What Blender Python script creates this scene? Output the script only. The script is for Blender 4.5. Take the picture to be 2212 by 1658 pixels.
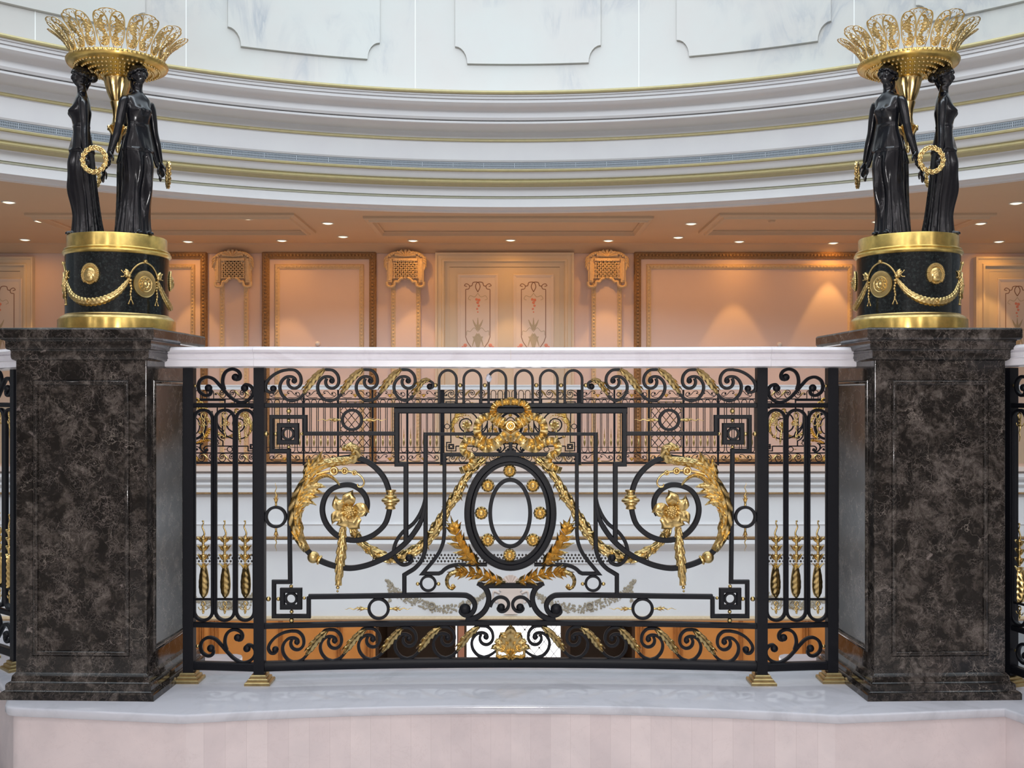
import bpy, bmesh, math, random
from math import sin, cos, pi, sqrt, atan2, floor
from mathutils import Vector, Matrix
random.seed(7)
for _o in list(bpy.data.objects):
    bpy.data.objects.remove(_o)
SC = bpy.context.scene
COL = SC.collection

# ------------------------------------------------------------------ camera, world, lights, exposure
F, UC, VC = 2250.0, 1103.0, 857.0          # focal length and principal point for the 2212 x 1658 frame
CZ = 1.2                                   # eye height above the near floor
_cd = bpy.data.cameras.new('camera')
_cd.sensor_fit = 'HORIZONTAL'
_cd.sensor_width = 36.0
_cd.lens = 36.0 * F / 2212.0
_cd.shift_x = (1106.0 - UC) / 2212.0
_cd.shift_y = (VC - 829.0) / 2212.0
_cd.clip_end = 200
CAM = bpy.data.objects.new('camera', _cd)
CAM.location = (0, 0, CZ)
CAM.rotation_euler = (pi / 2, 0, 0)
COL.objects.link(CAM)
SC.camera = CAM
SC.view_settings.view_transform = 'Standard'
SC.view_settings.look = 'None'
SC.view_settings.exposure = 0.0
SC.view_settings.gamma = 1.0
SC.view_settings.use_curve_mapping = False

WD = bpy.data.worlds.new('sky')
SC.world = WD
WD.use_nodes = True
_bg = WD.node_tree.nodes['Background']
_bg.inputs[0].default_value = (0.86, 0.92, 1.0, 1)
_bg.inputs[1].default_value = 0.22

def lamp(name, kind, loc, power, col=(1, 1, 1), target=None, size=1.0, size_y=None, spot=None, blend=0.5):
    l = bpy.data.lights.new(name, kind)
    l.energy = power
    l.color = col
    if kind == 'AREA':
        l.size = size
        if size_y:
            l.shape = 'RECTANGLE'
            l.size_y = size_y
    else:
        l.shadow_soft_size = size
    if kind == 'SPOT':
        l.spot_size = spot
        l.spot_blend = blend
    o = bpy.data.objects.new(name, l)
    o.location = loc
    if target is not None:
        d = Vector(target) - Vector(loc)
        o.rotation_euler = d.to_track_quat('-Z', 'Y').to_euler()
    COL.objects.link(o)
    return o

lamp('skylight', 'AREA', (0, 4.77, 11.5), 1500, (0.79, 0.91, 1.0), (0, 4.77, 0), 15.0)          # glass dome over the atrium
lamp('near_side_fill', 'AREA', (0, -2.8, 9.4), 1350, (0.84, 0.92, 1.0), (0, 15, 0.0), 12.0, 3.0)     # cool fill added to light the far wall; no window is known here
for _x in (-4.2, -1.5, 1.5, 4.2):                                                                        # unseen point lamps added to light the near side
    for _y in (-3.6, -0.9):
        lamp('lobby_fill', 'POINT', (_x, _y, 3.75), 30, (0.98, 0.96, 1.0), None, 0.07)
lamp('camera_flash', 'POINT', (0.0, 0.02, CZ + 0.09), 120, (1, 0.98, 0.97), None, 0.03)
lamp('gallery_fill', 'AREA', (0, 15.4, 3.5), 24, (1.0, 0.46, 0.12), (0, 15.4, 0), 13.0, 2.2)  # warm fill added for bounce in the far gallery; no fitting there
lamp('lower_hall_light', 'AREA', (0, 15.6, -1.95), 90, (1.0, 0.62, 0.28), (0, 15.9, -6), 13.0, 2.6)

# ------------------------------------------------------------------ scene helpers
def W(u, v, Y):
    return Vector(((u - UC) * Y / F, Y, CZ + (VC - v) * Y / F))

class M:
    def __init__(s):
        s.v = []
        s.f = []
    def add(s, vs, fs):
        o = len(s.v)
        s.v += [tuple(p) for p in vs]
        s.f += [tuple(i + o for i in f) for f in fs]
        return s
    def join(s, other, fn=None):
        s.add([fn(p) for p in other.v] if fn else other.v, other.f)
        return s
    def mirror(s):
        m = M()
        m.v = [(-p[0], p[1], p[2]) for p in s.v]
        m.f = [tuple(reversed(f)) for f in s.f]
        return m

def mk(name, m, mat, parent=None, origin=None, smooth=True, ang=38, recalc=True, loc=None):
    me = bpy.data.meshes.new(name)
    vs = m.v
    if origin is not None:
        ox, oy, oz = origin
        vs = [(p[0] - ox, p[1] - oy, p[2] - oz) for p in vs]
    me.from_pydata(vs, [], m.f)
    if recalc:
        bm = bmesh.new()
        bm.from_mesh(me)
        bmesh.ops.recalc_face_normals(bm, faces=bm.faces)
        bm.to_mesh(me)
        bm.free()
    if smooth:
        me.polygons.foreach_set('use_smooth', [True] * len(me.polygons))
        me.set_sharp_from_angle(angle=math.radians(ang))
    me.materials.append(mat)
    o = bpy.data.objects.new(name, me)
    if loc is not None:
        o.location = loc
    COL.objects.link(o)
    if parent:
        o.parent = parent
    return o

def empty(name, loc, rz=0.0):
    o = bpy.data.objects.new(name, None)
    o.empty_display_size = 0.1
    o.location = loc
    o.rotation_euler = (0, 0, rz)
    COL.objects.link(o)
    return o

def tag(o, label, cat, group=None):
    o['label'] = label
    o['category'] = cat
    if group:
        o['group'] = group
    return o

def struct(o):
    o['kind'] = 'structure'
    return o

def copy_tree(o, parent=None):
    c = o.copy()
    COL.objects.link(c)
    if parent is not None:
        c.parent = parent
    for ch in list(o.children):
        copy_tree(ch, c)
    return c

# ------------------------------------------------------------------ mesh generators
def box(m, x0, x1, y0, y1, z0, z1):
    m.add([(x0, y0, z0), (x1, y0, z0), (x1, y1, z0), (x0, y1, z0), (x0, y0, z1), (x1, y0, z1), (x1, y1, z1), (x0, y1, z1)],
          [(0, 3, 2, 1), (4, 5, 6, 7), (0, 1, 5, 4), (1, 2, 6, 5), (2, 3, 7, 6), (3, 0, 4, 7)])
    return m

def loft(m, rings, closed_path=False, caps=True):
    n = len(rings[0])
    vs = [p for r in rings for p in r]
    fs = []
    k = len(rings)
    for i in range(k if closed_path else k - 1):
        a, b = i * n, ((i + 1) % k) * n
        for j in range(n):
            j2 = (j + 1) % n
            fs.append((a + j, a + j2, b + j2, b + j))
    if caps and not closed_path:
        fs.append(tuple(range(n - 1, -1, -1)))
        fs.append(tuple((k - 1) * n + j for j in range(n)))
    m.add(vs, fs)
    return m

def lathe(m, prof, n=48, c=(0, 0, 0), caps=True, a0=0.0, a1=2 * pi, rmod=None):
    full = abs(a1 - a0 - 2 * pi) < 1e-6
    cnt = n if full else n + 1
    rings = []
    for (r, z) in prof:
        ring = []
        for i in range(cnt):
            a = a0 + (a1 - a0) * i / n
            rr = r * (rmod(a, z) if rmod else 1.0)
            ring.append((c[0] + rr * sin(a), c[1] - rr * cos(a), c[2] + z))
        rings.append(ring)
    if full:
        loft(m, rings, False, caps)
    else:
        vs = [p for r in rings for p in r]
        fs = []
        for i in range(len(prof) - 1):
            for j in range(cnt - 1):
                fs.append((i * cnt + j, i * cnt + j + 1, (i + 1) * cnt + j + 1, (i + 1) * cnt + j))
        m.add(vs, fs)
    return m

def sphere(m, c, r, n=12, k=8, sc=(1, 1, 1), rot=None):
    rings = []
    for i in range(1, k):
        t = pi * i / k
        ring = []
        for j in range(n):
            a = 2 * pi * j / n
            p = Vector((r * sc[0] * sin(t) * cos(a), r * sc[1] * sin(t) * sin(a), r * sc[2] * cos(t)))
            if rot:
                p = rot @ p
            ring.append((c[0] + p[0], c[1] + p[1], c[2] + p[2]))
        rings.append(ring)
    loft(m, rings)
    return m

def catmull(pts, sub, closed=False):
    n = len(pts)
    out = []
    rng = range(n) if closed else range(n - 1)
    for i in rng:
        p1, p2 = pts[i], pts[(i + 1) % n]
        if closed:
            p0, p3 = pts[i - 1], pts[(i + 2) % n]
        else:
            p0 = pts[i - 1] if i > 0 else tuple(2 * a - b for a, b in zip(p1, p2))
            p3 = pts[i + 2] if i + 2 < n else tuple(2 * a - b for a, b in zip(p2, p1))
        for k in range(sub):
            t = k / sub
            out.append(tuple(0.5 * (2 * b + (c - a) * t + (2 * a - 5 * b + 4 * c - d) * t * t + (3 * b - a - 3 * c + d) * t ** 3)
                             for a, b, c, d in zip(p0, p1, p2, p3)))
    if not closed:
        out.append(tuple(pts[-1]))
    return out

SEC_R = [(-.5, -.36), (-.36, -.5), (.36, -.5), (.5, -.36), (.5, .36), (.36, .5), (-.36, .5), (-.5, .36)]
SEC_O = [(.5 * cos(2 * pi * i / 10), .5 * sin(2 * pi * i / 10)) for i in range(10)]

def val(w, t):
    return w(t) if callable(w) else w

def frames(pts, closed):
    n = len(pts)
    out = []
    for i in range(n):
        a = pts[i - 1] if (i > 0 or closed) else None
        b = pts[(i + 1) % n] if (i < n - 1 or closed) else None
        p = pts[i]
        d1 = (p[0] - a[0], p[1] - a[1]) if a else None
        d2 = (b[0] - p[0], b[1] - p[1]) if b else None
        def nm(d):
            l = math.hypot(*d) or 1e-9
            return (d[0] / l, d[1] / l)
        d1 = nm(d1) if d1 else nm(d2)
        d2 = nm(d2) if d2 else d1
        t = (d1[0] + d2[0], d1[1] + d2[1])
        t = nm(t) if math.hypot(*t) > 1e-6 else d1
        c = max(0.45, t[0] * d1[0] + t[1] * d1[1])
        out.append(((-t[1] / c, t[0] / c), t))
    return out

def sweep(m, pts, w, d, mp, b=0.0, closed=False, sub=0, sec=SEC_R):
    """bar of width w (drawing units) and depth d (metres) along a flat path, set on the surface mp"""
    if sub:
        pts = catmull(pts, sub, closed)
    fr = frames(pts, closed)
    n = len(pts)
    rings = []
    for i, p in enumerate(pts):
        t = i / max(1, n - 1)
        ww, dd, bb = val(w, t), val(d, t), val(b, t)
        nx, ny = fr[i][0]
        rings.append([mp(p[0] + nx * a * ww, p[1] + ny * a * ww, bb + c * dd) for a, c in sec])
    loft(m, rings, closed)
    return m

def ring(m, u, v, rx, ry, w, d, mp, b=0.0, n=40, sec=SEC_R):
    pts = [(u + rx * cos(2 * pi * i / n), v + ry * sin(2 * pi * i / n)) for i in range(n)]
    return sweep(m, pts, w, d, mp, b, True, 0, sec)

def ball(m, u, v, r, mp, b=0.0, n=12, k=8, flat=1.0):
    rings = []
    for i in range(1, k):
        t = pi * i / k
        rings.append([mp(u + r * sin(t) * cos(2 * pi * j / n), v + r * sin(t) * sin(2 * pi * j / n), b - r * mp.g * flat * cos(t)) for j in range(n)])
    return loft(m, rings)

def axlathe(m, u, v, du, dv, prof, mp, b=0.0, n=12):
    """turned form whose axis lies in the drawing surface, from (u, v) along (du, dv)"""
    rings = []
    for s, r in prof:
        cu, cv = u + du * s, v + dv * s
        rings.append([mp(cu - dv * r * cos(2 * pi * j / n), cv + du * r * cos(2 * pi * j / n), b + r * mp.g * sin(2 * pi * j / n)) for j in range(n)])
    return loft(m, rings)

def frond(m, spine, hw, h, mp, b=0.0, sub=5, serr=0.0, ns=8, vein=0.0, rib=0.3, nt=4, back=0.003, ripple=0.0, nr=8):
    """leaf or ribbon: a domed strip of half width hw along the spine, with toothed edges and slanted veins"""
    pts = catmull(spine, sub) if sub else spine
    fr = frames(pts, False)
    n = len(pts)
    T = [j / nt for j in range(-nt, nt + 1)]
    front, rear = [], []
    for i, p in enumerate(pts):
        s = i / (n - 1)
        wv = max(0.05 if mp.g < .5 else .0008, val(hw, s))
        bb = val(b, s)
        if serr:
            wv *= 1 - serr * ((s * ns) % 1.0)
        nx, ny = fr[i][0]
        rf, rb = [], []
        for t in T:
            lag = 0.0
            z = bb + h * (1 - abs(t) ** 2) + h * rib * max(0, 1 - abs(t) * 5)
            if vein:
                z += vein * sin(2 * pi * (s * ns + abs(t) * 0.9))
            if ripple:
                z += ripple * cos(2 * pi * s * nr)
            q = (p[0] + nx * wv * t, p[1] + ny * wv * t)
            rf.append(mp(q[0], q[1], z))
            rb.append(mp(q[0], q[1], bb - back + (ripple * cos(2 * pi * s * nr) if ripple else 0)))
        front.append(rf)
        rear.append(rb)
    k = len(T)
    rings = [front[i] + rear[i][::-1] for i in range(n)]
    return loft(m, rings)

def garland(m, path, r, mp, b=0.0, sub=8, pitch=9.0, lobes=5, n=20, amp=0.3):
    """rope of overlapping leaves"""
    pts = catmull(path, sub)
    fr = frames(pts, False)
    L = 0.0
    rings = []
    N = len(pts)
    for i, p in enumerate(pts):
        if i:
            L += math.hypot(p[0] - pts[i - 1][0], p[1] - pts[i - 1][1])
        rr = val(r, i / (N - 1))
        nx, ny = fr[i][0]
        rg = []
        for j in range(n):
            a = 2 * pi * j / n
            c = (a / (2 * pi) * lobes)
            k = abs((c % 1.0) - 0.5) * 2                     # 0 on the midrib, 1 between leaves
            ph = (L / pitch + 0.5 * (floor(c) % 2) + 0.35 * k) % 1.0
            up = ph if ph < .82 else (1 - ph) / .18 * .82    # each leaf lifts toward its tip
            q = rr * (1 - amp * .5 + amp * up - .13 * k * k)
            rg.append(mp(p[0] + nx * q * cos(a), p[1] + ny * q * cos(a), b + q * mp.g * sin(a)))
        rings.append(rg)
    return loft(m, rings)

def poly_prism(m, pts, z0, z1):
    n = len(pts)
    m.add([(p[0], p[1], z0) for p in pts] + [(p[0], p[1], z1) for p in pts],
          [tuple(range(n - 1, -1, -1)), tuple(range(n, 2 * n))] + [(i, (i + 1) % n, n + (i + 1) % n, n + i) for i in range(n)])
    return m

def path_profile(m, path, prof, closed=False):
    """profile [(outward, z)] carried along a plan path [(x, y)]; outward is to the right of travel"""
    fr = frames(path, closed)
    rings = []
    for i, p in enumerate(path):
        nx, ny = fr[i][0]
        rings.append([(p[0] - nx * o, p[1] - ny * o, z) for o, z in prof])
    return loft(m, rings, closed)

# ------------------------------------------------------------------ materials
def mat(name, col=(.8, .8, .8), rough=.5, metal=0.0, spec=None, coat=0.0, emis=None, estr=0.0):
    x = bpy.data.materials.new(name)
    x.use_nodes = True
    b = x.node_tree.nodes['Principled BSDF']
    b.inputs['Base Color'].default_value = (*col, 1)
    b.inputs['Roughness'].default_value = rough
    b.inputs['Metallic'].default_value = metal
    if spec is not None:
        b.inputs['Specular IOR Level'].default_value = spec
    if coat:
        b.inputs['Coat Weight'].default_value = coat
        b.inputs['Coat Roughness'].default_value = 0.05
    if emis:
        b.inputs['Emission Color'].default_value = (*emis, 1)
        b.inputs['Emission Strength'].default_value = estr
    x.diffuse_color = (*col, 1)
    return x

class NT:
    def __init__(s, m):
        s.t = m.node_tree
        s.b = s.t.nodes['Principled BSDF']
        s.tc = s.t.nodes.new('ShaderNodeTexCoord')
        s.geo = None
    def n(s, kind, **kw):
        x = s.t.nodes.new(kind)
        for k, v in kw.items():
            if k in x.inputs.keys():
                x.inputs[k].default_value = v
            else:
                setattr(x, k, v)
        return x
    def l(s, a, b):
        s.t.links.new(a, b)
    def pos(s):
        if s.geo is None:
            s.geo = s.t.nodes.new('ShaderNodeNewGeometry')
        return s.geo.outputs['Position']
    def noise(s, vec, scale, detail=4, rough=.55, dist=0.0):
        x = s.n('ShaderNodeTexNoise')
        x.inputs['Scale'].default_value = scale
        x.inputs['Detail'].default_value = detail
        x.inputs['Roughness'].default_value = rough
        x.inputs['Distortion'].default_value = dist
        s.l(vec, x.inputs['Vector'])
        return x.outputs['Fac']
    def ramp(s, fac, stops):
        x = s.n('ShaderNodeValToRGB')
        e = x.color_ramp.elements
        while len(e) < len(stops):
            e.new(0.5)
        for i, (p, c) in enumerate(stops):
            e[i].position = p
            e[i].color = (*c, 1) if len(c) == 3 else c
        s.l(fac, x.inputs['Fac'])
        return x.outputs['Color']
    def mix(s, fac, a, b, kind='MIX'):
        x = s.n('ShaderNodeMix', data_type='RGBA', blend_type=kind)
        for v, i in ((fac, 0), (a, 6), (b, 7)):
            if isinstance(v, (int, float)):
                x.inputs[i].default_value = v
            elif isinstance(v, tuple):
                x.inputs[i].default_value = (*v, 1)
            else:
                s.l(v, x.inputs[i])
        return x.outputs[2]
    def bump(s, fac, strength=.2, dist=.002):
        x = s.n('ShaderNodeBump')
        x.inputs['Strength'].default_value = strength
        x.inputs['Distance'].default_value = dist
        s.l(fac, x.inputs['Height'])
        s.l(x.outputs['Normal'], s.b.inputs['Normal'])

G3 = lambda g: (g, g, g)

def m_iron():
    x = mat('black_iron', (.006, .0065, .010), .45, 0.0, .25)
    t = NT(x)
    f = t.noise(t.pos(), 260, 3)
    t.bump(f, .18, .0006)
    return x

def m_gold(name, col, rough, bumps=.25, scale=420):
    x = mat(name, col, rough, 1.0)
    t = NT(x)
    f = t.noise(t.pos(), 45, 4)
    c = t.ramp(f, [(.3, tuple(a * .72 for a in col)), (.68, col)])
    t.l(c, t.b.inputs['Base Color'])
    g = t.noise(t.pos(), scale, 2)
    t.bump(g, bumps, .0012)
    return x

def m_emperador():
    x = mat('dark_brown_marble', (.05, .04, .036), .12, 0, .5)
    t = NT(x)
    p = t.pos()
    def warped(scale, amt, detail=5):
        w = t.n('ShaderNodeTexNoise')
        w.inputs['Scale'].default_value = scale
        w.inputs['Detail'].default_value = detail
        t.l(p, w.inputs['Vector'])
        v = t.n('ShaderNodeVectorMath', operation='MULTIPLY_ADD')
        t.l(w.outputs['Color'], v.inputs[0])
        v.inputs[1].default_value = (amt, amt, amt)
        t.l(p, v.inputs[2])
        return v.outputs[0]
    v1 = warped(12, .16, 6)
    v2 = warped(30, .07, 6)
    base = t.ramp(t.noise(v1, 19, 10, .74), [(.36, (.003, .0025, .002)), (.46, (.014, .011, .009)), (.54, (.050, .041, .035)), (.63, (.105, .090, .080)), (.74, (.19, .17, .155))])
    blot = t.ramp(t.noise(v2, 15, 4, .55), [(.42, G3(0)), (.50, G3(1))])
    c0 = t.mix(blot, t.mix(.8, base, (.005, .004, .0035)), base)
    def crackle(vec, scale, wid, mask, col, base_c):
        vo = t.n('ShaderNodeTexVoronoi', feature='DISTANCE_TO_EDGE')
        vo.inputs['Scale'].default_value = scale
        t.l(vec, vo.inputs['Vector'])
        vein = t.ramp(vo.outputs['Distance'], [(0.0, G3(1)), (wid * .3, G3(.55)), (wid, G3(0))])
        k = t.mix(1.0, vein, mask, 'MULTIPLY')
        return t.mix(k, base_c, col)
    c1 = crackle(v2, 17, .020, t.ramp(t.noise(p, 7, 4), [(.50, G3(0)), (.64, G3(.8))]), (.29, .25, .215), c0)
    c2 = crackle(v2, 44, .05, t.ramp(t.noise(v1, 10, 4), [(.47, G3(0)), (.62, G3(.6))]), (.24, .20, .18), c1)
    c3 = crackle(v1, 95, .09, t.ramp(t.noise(v1, 16, 3), [(.50, G3(0)), (.62, G3(.5))]), (.20, .17, .155), c2)
    sp = t.ramp(t.noise(v2, 26, 3, .5), [(.70, G3(0)), (.76, G3(.7))])
    c4 = t.mix(sp, c3, (.24, .20, .185))
    t.l(c4, t.b.inputs['Base Color'])
    return x

def m_verde():
    x = mat('black_green_marble', (.01, .013, .014), .1, 0, .5)
    t = NT(x)
    c = t.ramp(t.noise(t.pos(), 120, 5, .7), [(.45, (.004, .006, .007)), (.62, (.016, .022, .022)), (.75, (.06, .075, .07))])
    t.l(c, t.b.inputs['Base Color'])
    return x

def m_white_marble(name, base, vein, rough, scale=3.0, amt=.5):
    x = mat(name, base, rough, 0, .5)
    t = NT(x)
    p = t.pos()
    f = t.noise(p, scale, 8, .62, 1.6)
    r = t.ramp(f, [(.36, G3(amt)), (.47, G3(.0)), (.53, G3(.0)), (.62, G3(amt * .6))])
    c = t.mix(r, base, vein)
    t.l(c, t.b.inputs['Base Color'])
    return x

def m_upper_marble():
    x = mat('white_veined_marble', (.86, .87, .84), .3, 0, .5)
    t = NT(x)
    mp = t.n('ShaderNodeMapping')
    mp.inputs['Rotation'].default_value = (0, .75, 0)
    mp.inputs['Scale'].default_value = (1.0, .8, .34)
    t.l(t.pos(), mp.inputs['Vector'])
    f = t.noise(mp.outputs[0], 1.5, 9, .62, 1.3)
    band = t.ramp(f, [(.42, G3(0)), (.495, G3(.75)), (.53, G3(.25)), (.60, G3(0))])
    patch = t.ramp(t.noise(t.pos(), .9, 3), [(.5, G3(0)), (.68, G3(1))])
    k = t.mix(1.0, band, patch, 'MULTIPLY')
    tone = t.ramp(t.noise(t.pos(), 1.1, 4), [(.35, (.545, .545, .51)), (.65, (.545, .515, .48))])
    c = t.mix(k, tone, (.30, .32, .36))
    t.l(c, t.b.inputs['Base Color'])
    return x

def m_plinth():
    x = mat('pink_stone', (.66, .55, .50), .45, 0, .4)
    t = NT(x)
    sep = t.n('ShaderNodeSeparateXYZ')
    t.l(t.pos(), sep.inputs[0])
    q = t.n('ShaderNodeMath', operation='MULTIPLY')
    t.l(sep.outputs[0], q.inputs[0])
    q.inputs[1].default_value = 17.0
    fl = t.n('ShaderNodeMath', operation='FLOOR')
    t.l(q.outputs[0], fl.inputs[0])
    wn = t.n('ShaderNodeTexWhiteNoise', noise_dimensions='1D')
    t.l(fl.outputs[0], wn.inputs['W'])
    tone = t.ramp(wn.outputs['Value'], [(0, (.69, .61, .625)), (1, (.76, .68, .69))])
    fr = t.n('ShaderNodeMath', operation='FRACT')
    t.l(q.outputs[0], fr.inputs[0])
    seam = t.ramp(fr.outputs[0], [(0, G3(1)), (.02, G3(0))])
    ax = t.n('ShaderNodeMath', operation='ABSOLUTE')
    t.l(sep.outputs[0], ax.inputs[0])
    lt = t.n('ShaderNodeMath', operation='LESS_THAN')
    t.l(ax.outputs[0], lt.inputs[0])
    lt.inputs[1].default_value = .93
    sm = t.n('ShaderNodeMath', operation='MULTIPLY')
    t.l(seam, sm.inputs[0])
    t.l(lt.outputs[0], sm.inputs[1])
    flat = t.mix(lt.outputs[0], (.725, .64, .65), tone)
    mott = t.ramp(t.noise(t.pos(), 9, 6), [(.35, (.93, .93, .93)), (.65, (1.04, 1.03, 1.02))])
    c = t.mix(1.0, flat, mott, 'MULTIPLY')
    vein = t.ramp(t.noise(t.pos(), 4, 8, .7, 2.5), [(.492, G3(0)), (.5, G3(.22)), (.508, G3(0))])
    c = t.mix(vein, c, (.50, .40, .40))
    c = t.mix(sm.outputs[0], c, (.54, .46, .46))
    t.l(c, t.b.inputs['Base Color'])
    return x

def m_noisy(name, a, b, scale, rough, spec=.3, detail=4):
    x = mat(name, a, rough, 0, spec)
    t = NT(x)
    c = t.ramp(t.noise(t.pos(), scale, detail), [(.35, a), (.65, b)])
    t.l(c, t.b.inputs['Base Color'])
    return x

IRON = m_iron()
GOLD = m_gold('gilt_bronze', (.78, .57, .24), .30)
GOLDP = m_gold('polished_brass', (.86, .60, .18), .20, .05, 300)
_t = NT(GOLDP)
_tg = _t.n('ShaderNodeTangent', direction_type='RADIAL', axis='Z')
_t.l(_tg.outputs[0], _t.b.inputs['Tangent'])
_t.b.inputs['Anisotropic'].default_value = .9
_t.b.inputs['Anisotropic Rotation'].default_value = .25
_t.b.inputs['Roughness'].default_value = .3
GOLDD = m_gold('bright_gilding', (.84, .62, .27), .26, .18, 500)
BRASS = m_gold('aged_brass', (.56, .42, .20), .34)
BRONZE = mat('black_bronze', (.005, .0055, .008), .2, 0, .5)
EMP = m_emperador()
VERDE = m_verde()
LEDGE = m_white_marble('pale_grey_marble', (.58, .585, .64), (.47, .475, .52), .08, 2.6, .7)
COPE = m_white_marble('pale_pink_marble', (.87, .85, .90), (.72, .68, .72), .17, 3.5, .45)
UPPER = m_upper_marble()
PLINTH = m_plinth()
PLASTER = m_noisy('white_plaster', (.80, .785, .79), (.83, .82, .815), 2.0, .6)
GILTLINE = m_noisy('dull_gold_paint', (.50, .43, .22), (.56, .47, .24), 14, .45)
WALLC = m_noisy('cream_wall_paint', (.76, .61, .56), (.78, .63, .58), 1.5, .6)
CEILC = m_noisy('cream_ceiling_paint', (.72, .52, .35), (.74, .535, .36), 1.2, .7)
FRAMEC = m_noisy('gilded_moulding_paint', (.27, .155, .07), (.38, .235, .11), 40, .42)
CARVEC = m_noisy('pale_gilded_carving', (.66, .50, .31), (.74, .58, .38), 30, .45)
DOORC = m_noisy('cream_door_paint', (.72, .62, .48), (.74, .64, .50), 3, .5)
DOORP = m_noisy('pale_door_panel_paint', (.80, .70, .62), (.82, .72, .64), 3, .5)
PAINTL = mat('brown_line_paint', (.30, .17, .11), .5)
PAINTR = mat('coral_flower_paint', (.80, .30, .20), .5)
PAINTB = mat('blue_flower_paint', (.30, .36, .50), .5)
PAINTG = mat('olive_leaf_paint', (.52, .44, .30), .5)
RELIEF = m_noisy('grey_gold_relief_paint', (.34, .28, .20), (.46, .40, .31), 30, .55)
WOOD = m_noisy('honey_wood_panel', (.66, .36, .13), (.72, .41, .16), 4, .4)
WOODD = m_noisy('brown_wood_moulding', (.36, .17, .06), (.44, .22, .08), 12, .4)
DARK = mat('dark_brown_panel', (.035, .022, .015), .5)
GRILLE = mat('grey_grille_metal', (.36, .40, .44), .5)
GRILLED = mat('dark_slot', (.10, .115, .13), .6)
LAMPM = mat('lit_lamp', (1, .9, .7), .5, emis=(1.0, .86, .55), estr=1.9)
DAY = mat('daylit_glass', (.9, .93, 1), .2, emis=(.93, .95, 1.0), estr=2.2)
FLOORC = m_noisy('cream_floor_stone', (.62, .57, .54), (.66, .61, .58), 2, .25)
CLEAR = mat('crumpled_clear_plastic', (.82, .84, .95), .15, 0, .6)
SMOKE = mat('white_detector_plastic', (.8, .78, .76), .4)
# ------------------------------------------------------------------ near balustrade, drawn on its bowed plane
def dep(u):
    d = abs(u - UC)
    return 3.35 - 0.05 * (d / 542.0) ** 2 if d < 542 else 3.30 + 0.025 * (d - 542) / 152.0

class Near:
    g = 3.32 / F
    def __call__(s, u, v, b=0.0):
        Y = dep(u)
        p = W(u, v, Y)
        return (p[0], Y - b, p[2])
P = Near()
LEDGE_Z = 0.295
ZV = lambda u, z: VC - (z - CZ) * F / dep(u)       # image row of a height on the panel

def hbar(m, u0, u1, z0, z1, d, n=24):
    """level rail between two heights"""
    rings = []
    for i in range(n + 1):
        u = u0 + (u1 - u0) * i / n
        Y = dep(u)
        x = (u - UC) * Y / F
        h = (z1 - z0)
        rings.append([(x, Y + c * d, (z0 + z1) / 2 + a * h) for a, c in SEC_R])
    return loft(m, rings)

def dart(u, v, du, dv, L=50, s=1.0):
    m = M()
    axlathe(m, u, v, du, dv, [(0, 2.2 * s), (L * .08, 2.6 * s), (L * .14, 1.8 * s), (L * .22, 2.4 * s), (L * .34, 3.0 * s), (L * .42, 1.2 * s)], P)
    nx, ny = -dv, du
    for k, off, ln in ((-1, 5.5, .30), (1, 5.5, .30), (-1, 4.0, .48), (1, 4.0, .48)):
        a = L * (.14 if ln < .4 else .30)
        e = a + L * (.22 if ln < .4 else .18)
        frond(m, [(u + du * a, v + dv * a), (u + du * (a + e) / 2 + nx * k * off * .45, v + dv * (a + e) / 2 + ny * k * off * .45),
                  (u + du * e + nx * k * off * s, v + dv * e + ny * k * off * s)], lambda t: 1.9 * s * (1 - t) + .25, .003, P, .001, 4, nt=2)
    tail = []
    for i in range(9):
        q = .38 + .62 * i / 8
        w = 1.5 * sin(i * 1.5) * (1 if i else 0)
        tail.append((u + du * L * q + nx * w, v + dv * L * q + ny * w))
    sweep(m, tail, lambda t: 2.6 * (1 - t) + .7, lambda t: .004 * (1 - t) + .0012, P, .002, sub=3, sec=SEC_O)
    return m

def mball(u, v, r, b=0.0):
    return ball(M(), u, v, r, P, b)

def scroll_end(m, pts, w, d=.012, ballr=None, bpos=None, taper=None):
    sweep(m, pts, w if taper is None else taper, d, P, 0, sub=6)
    if ballr:
        ball(m, bpos[0], bpos[1], ballr, P, 0, 14, 8, 1.0)
    return m

DPT = .014
def wave_unit(cu, cv, first=False):
    """one curl of the running wave: the arm that comes over the crest and the arm that rises from the trough"""
    m = M()
    A = [(-11, -25), (3, -23.5), (13, -14), (16, -1), (13, 9), (5, 15), (-4, 14.5), (-10.5, 9), (-12.5, 1), (-10, -6)]
    sweep(m, [(cu + a, cv + b) for a, b in A], 6.2, DPT, P, 0, sub=5)
    B = [(-4, 43), (-17, 38), (-27, 26), (-30, 12), (-26, 0), (-17, -8.5), (-6, -10), (2, -6), (3.5, 0), (0, 3)]
    sweep(m, [(cu + a, cv + b) for a, b in B], 6.2, DPT, P, 0, sub=5)
    ball(m, cu + 1, cv - 1, 6.3, P)
    return m

def wave_diag(cu, cv, nu, nv):
    m = M()
    D = [(cu - 4, cv + 43), (cu + 12, cv + 37), (cu + 26, cv + 22), (cu + 38, cv + 4), ((cu + 50 + nu - 32) / 2, cv - 10), (nu - 22, nv - 22), (nu - 11, nv - 25)]
    sweep(m, D, 6.0, DPT, P, 0, sub=5)
    return m

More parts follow.
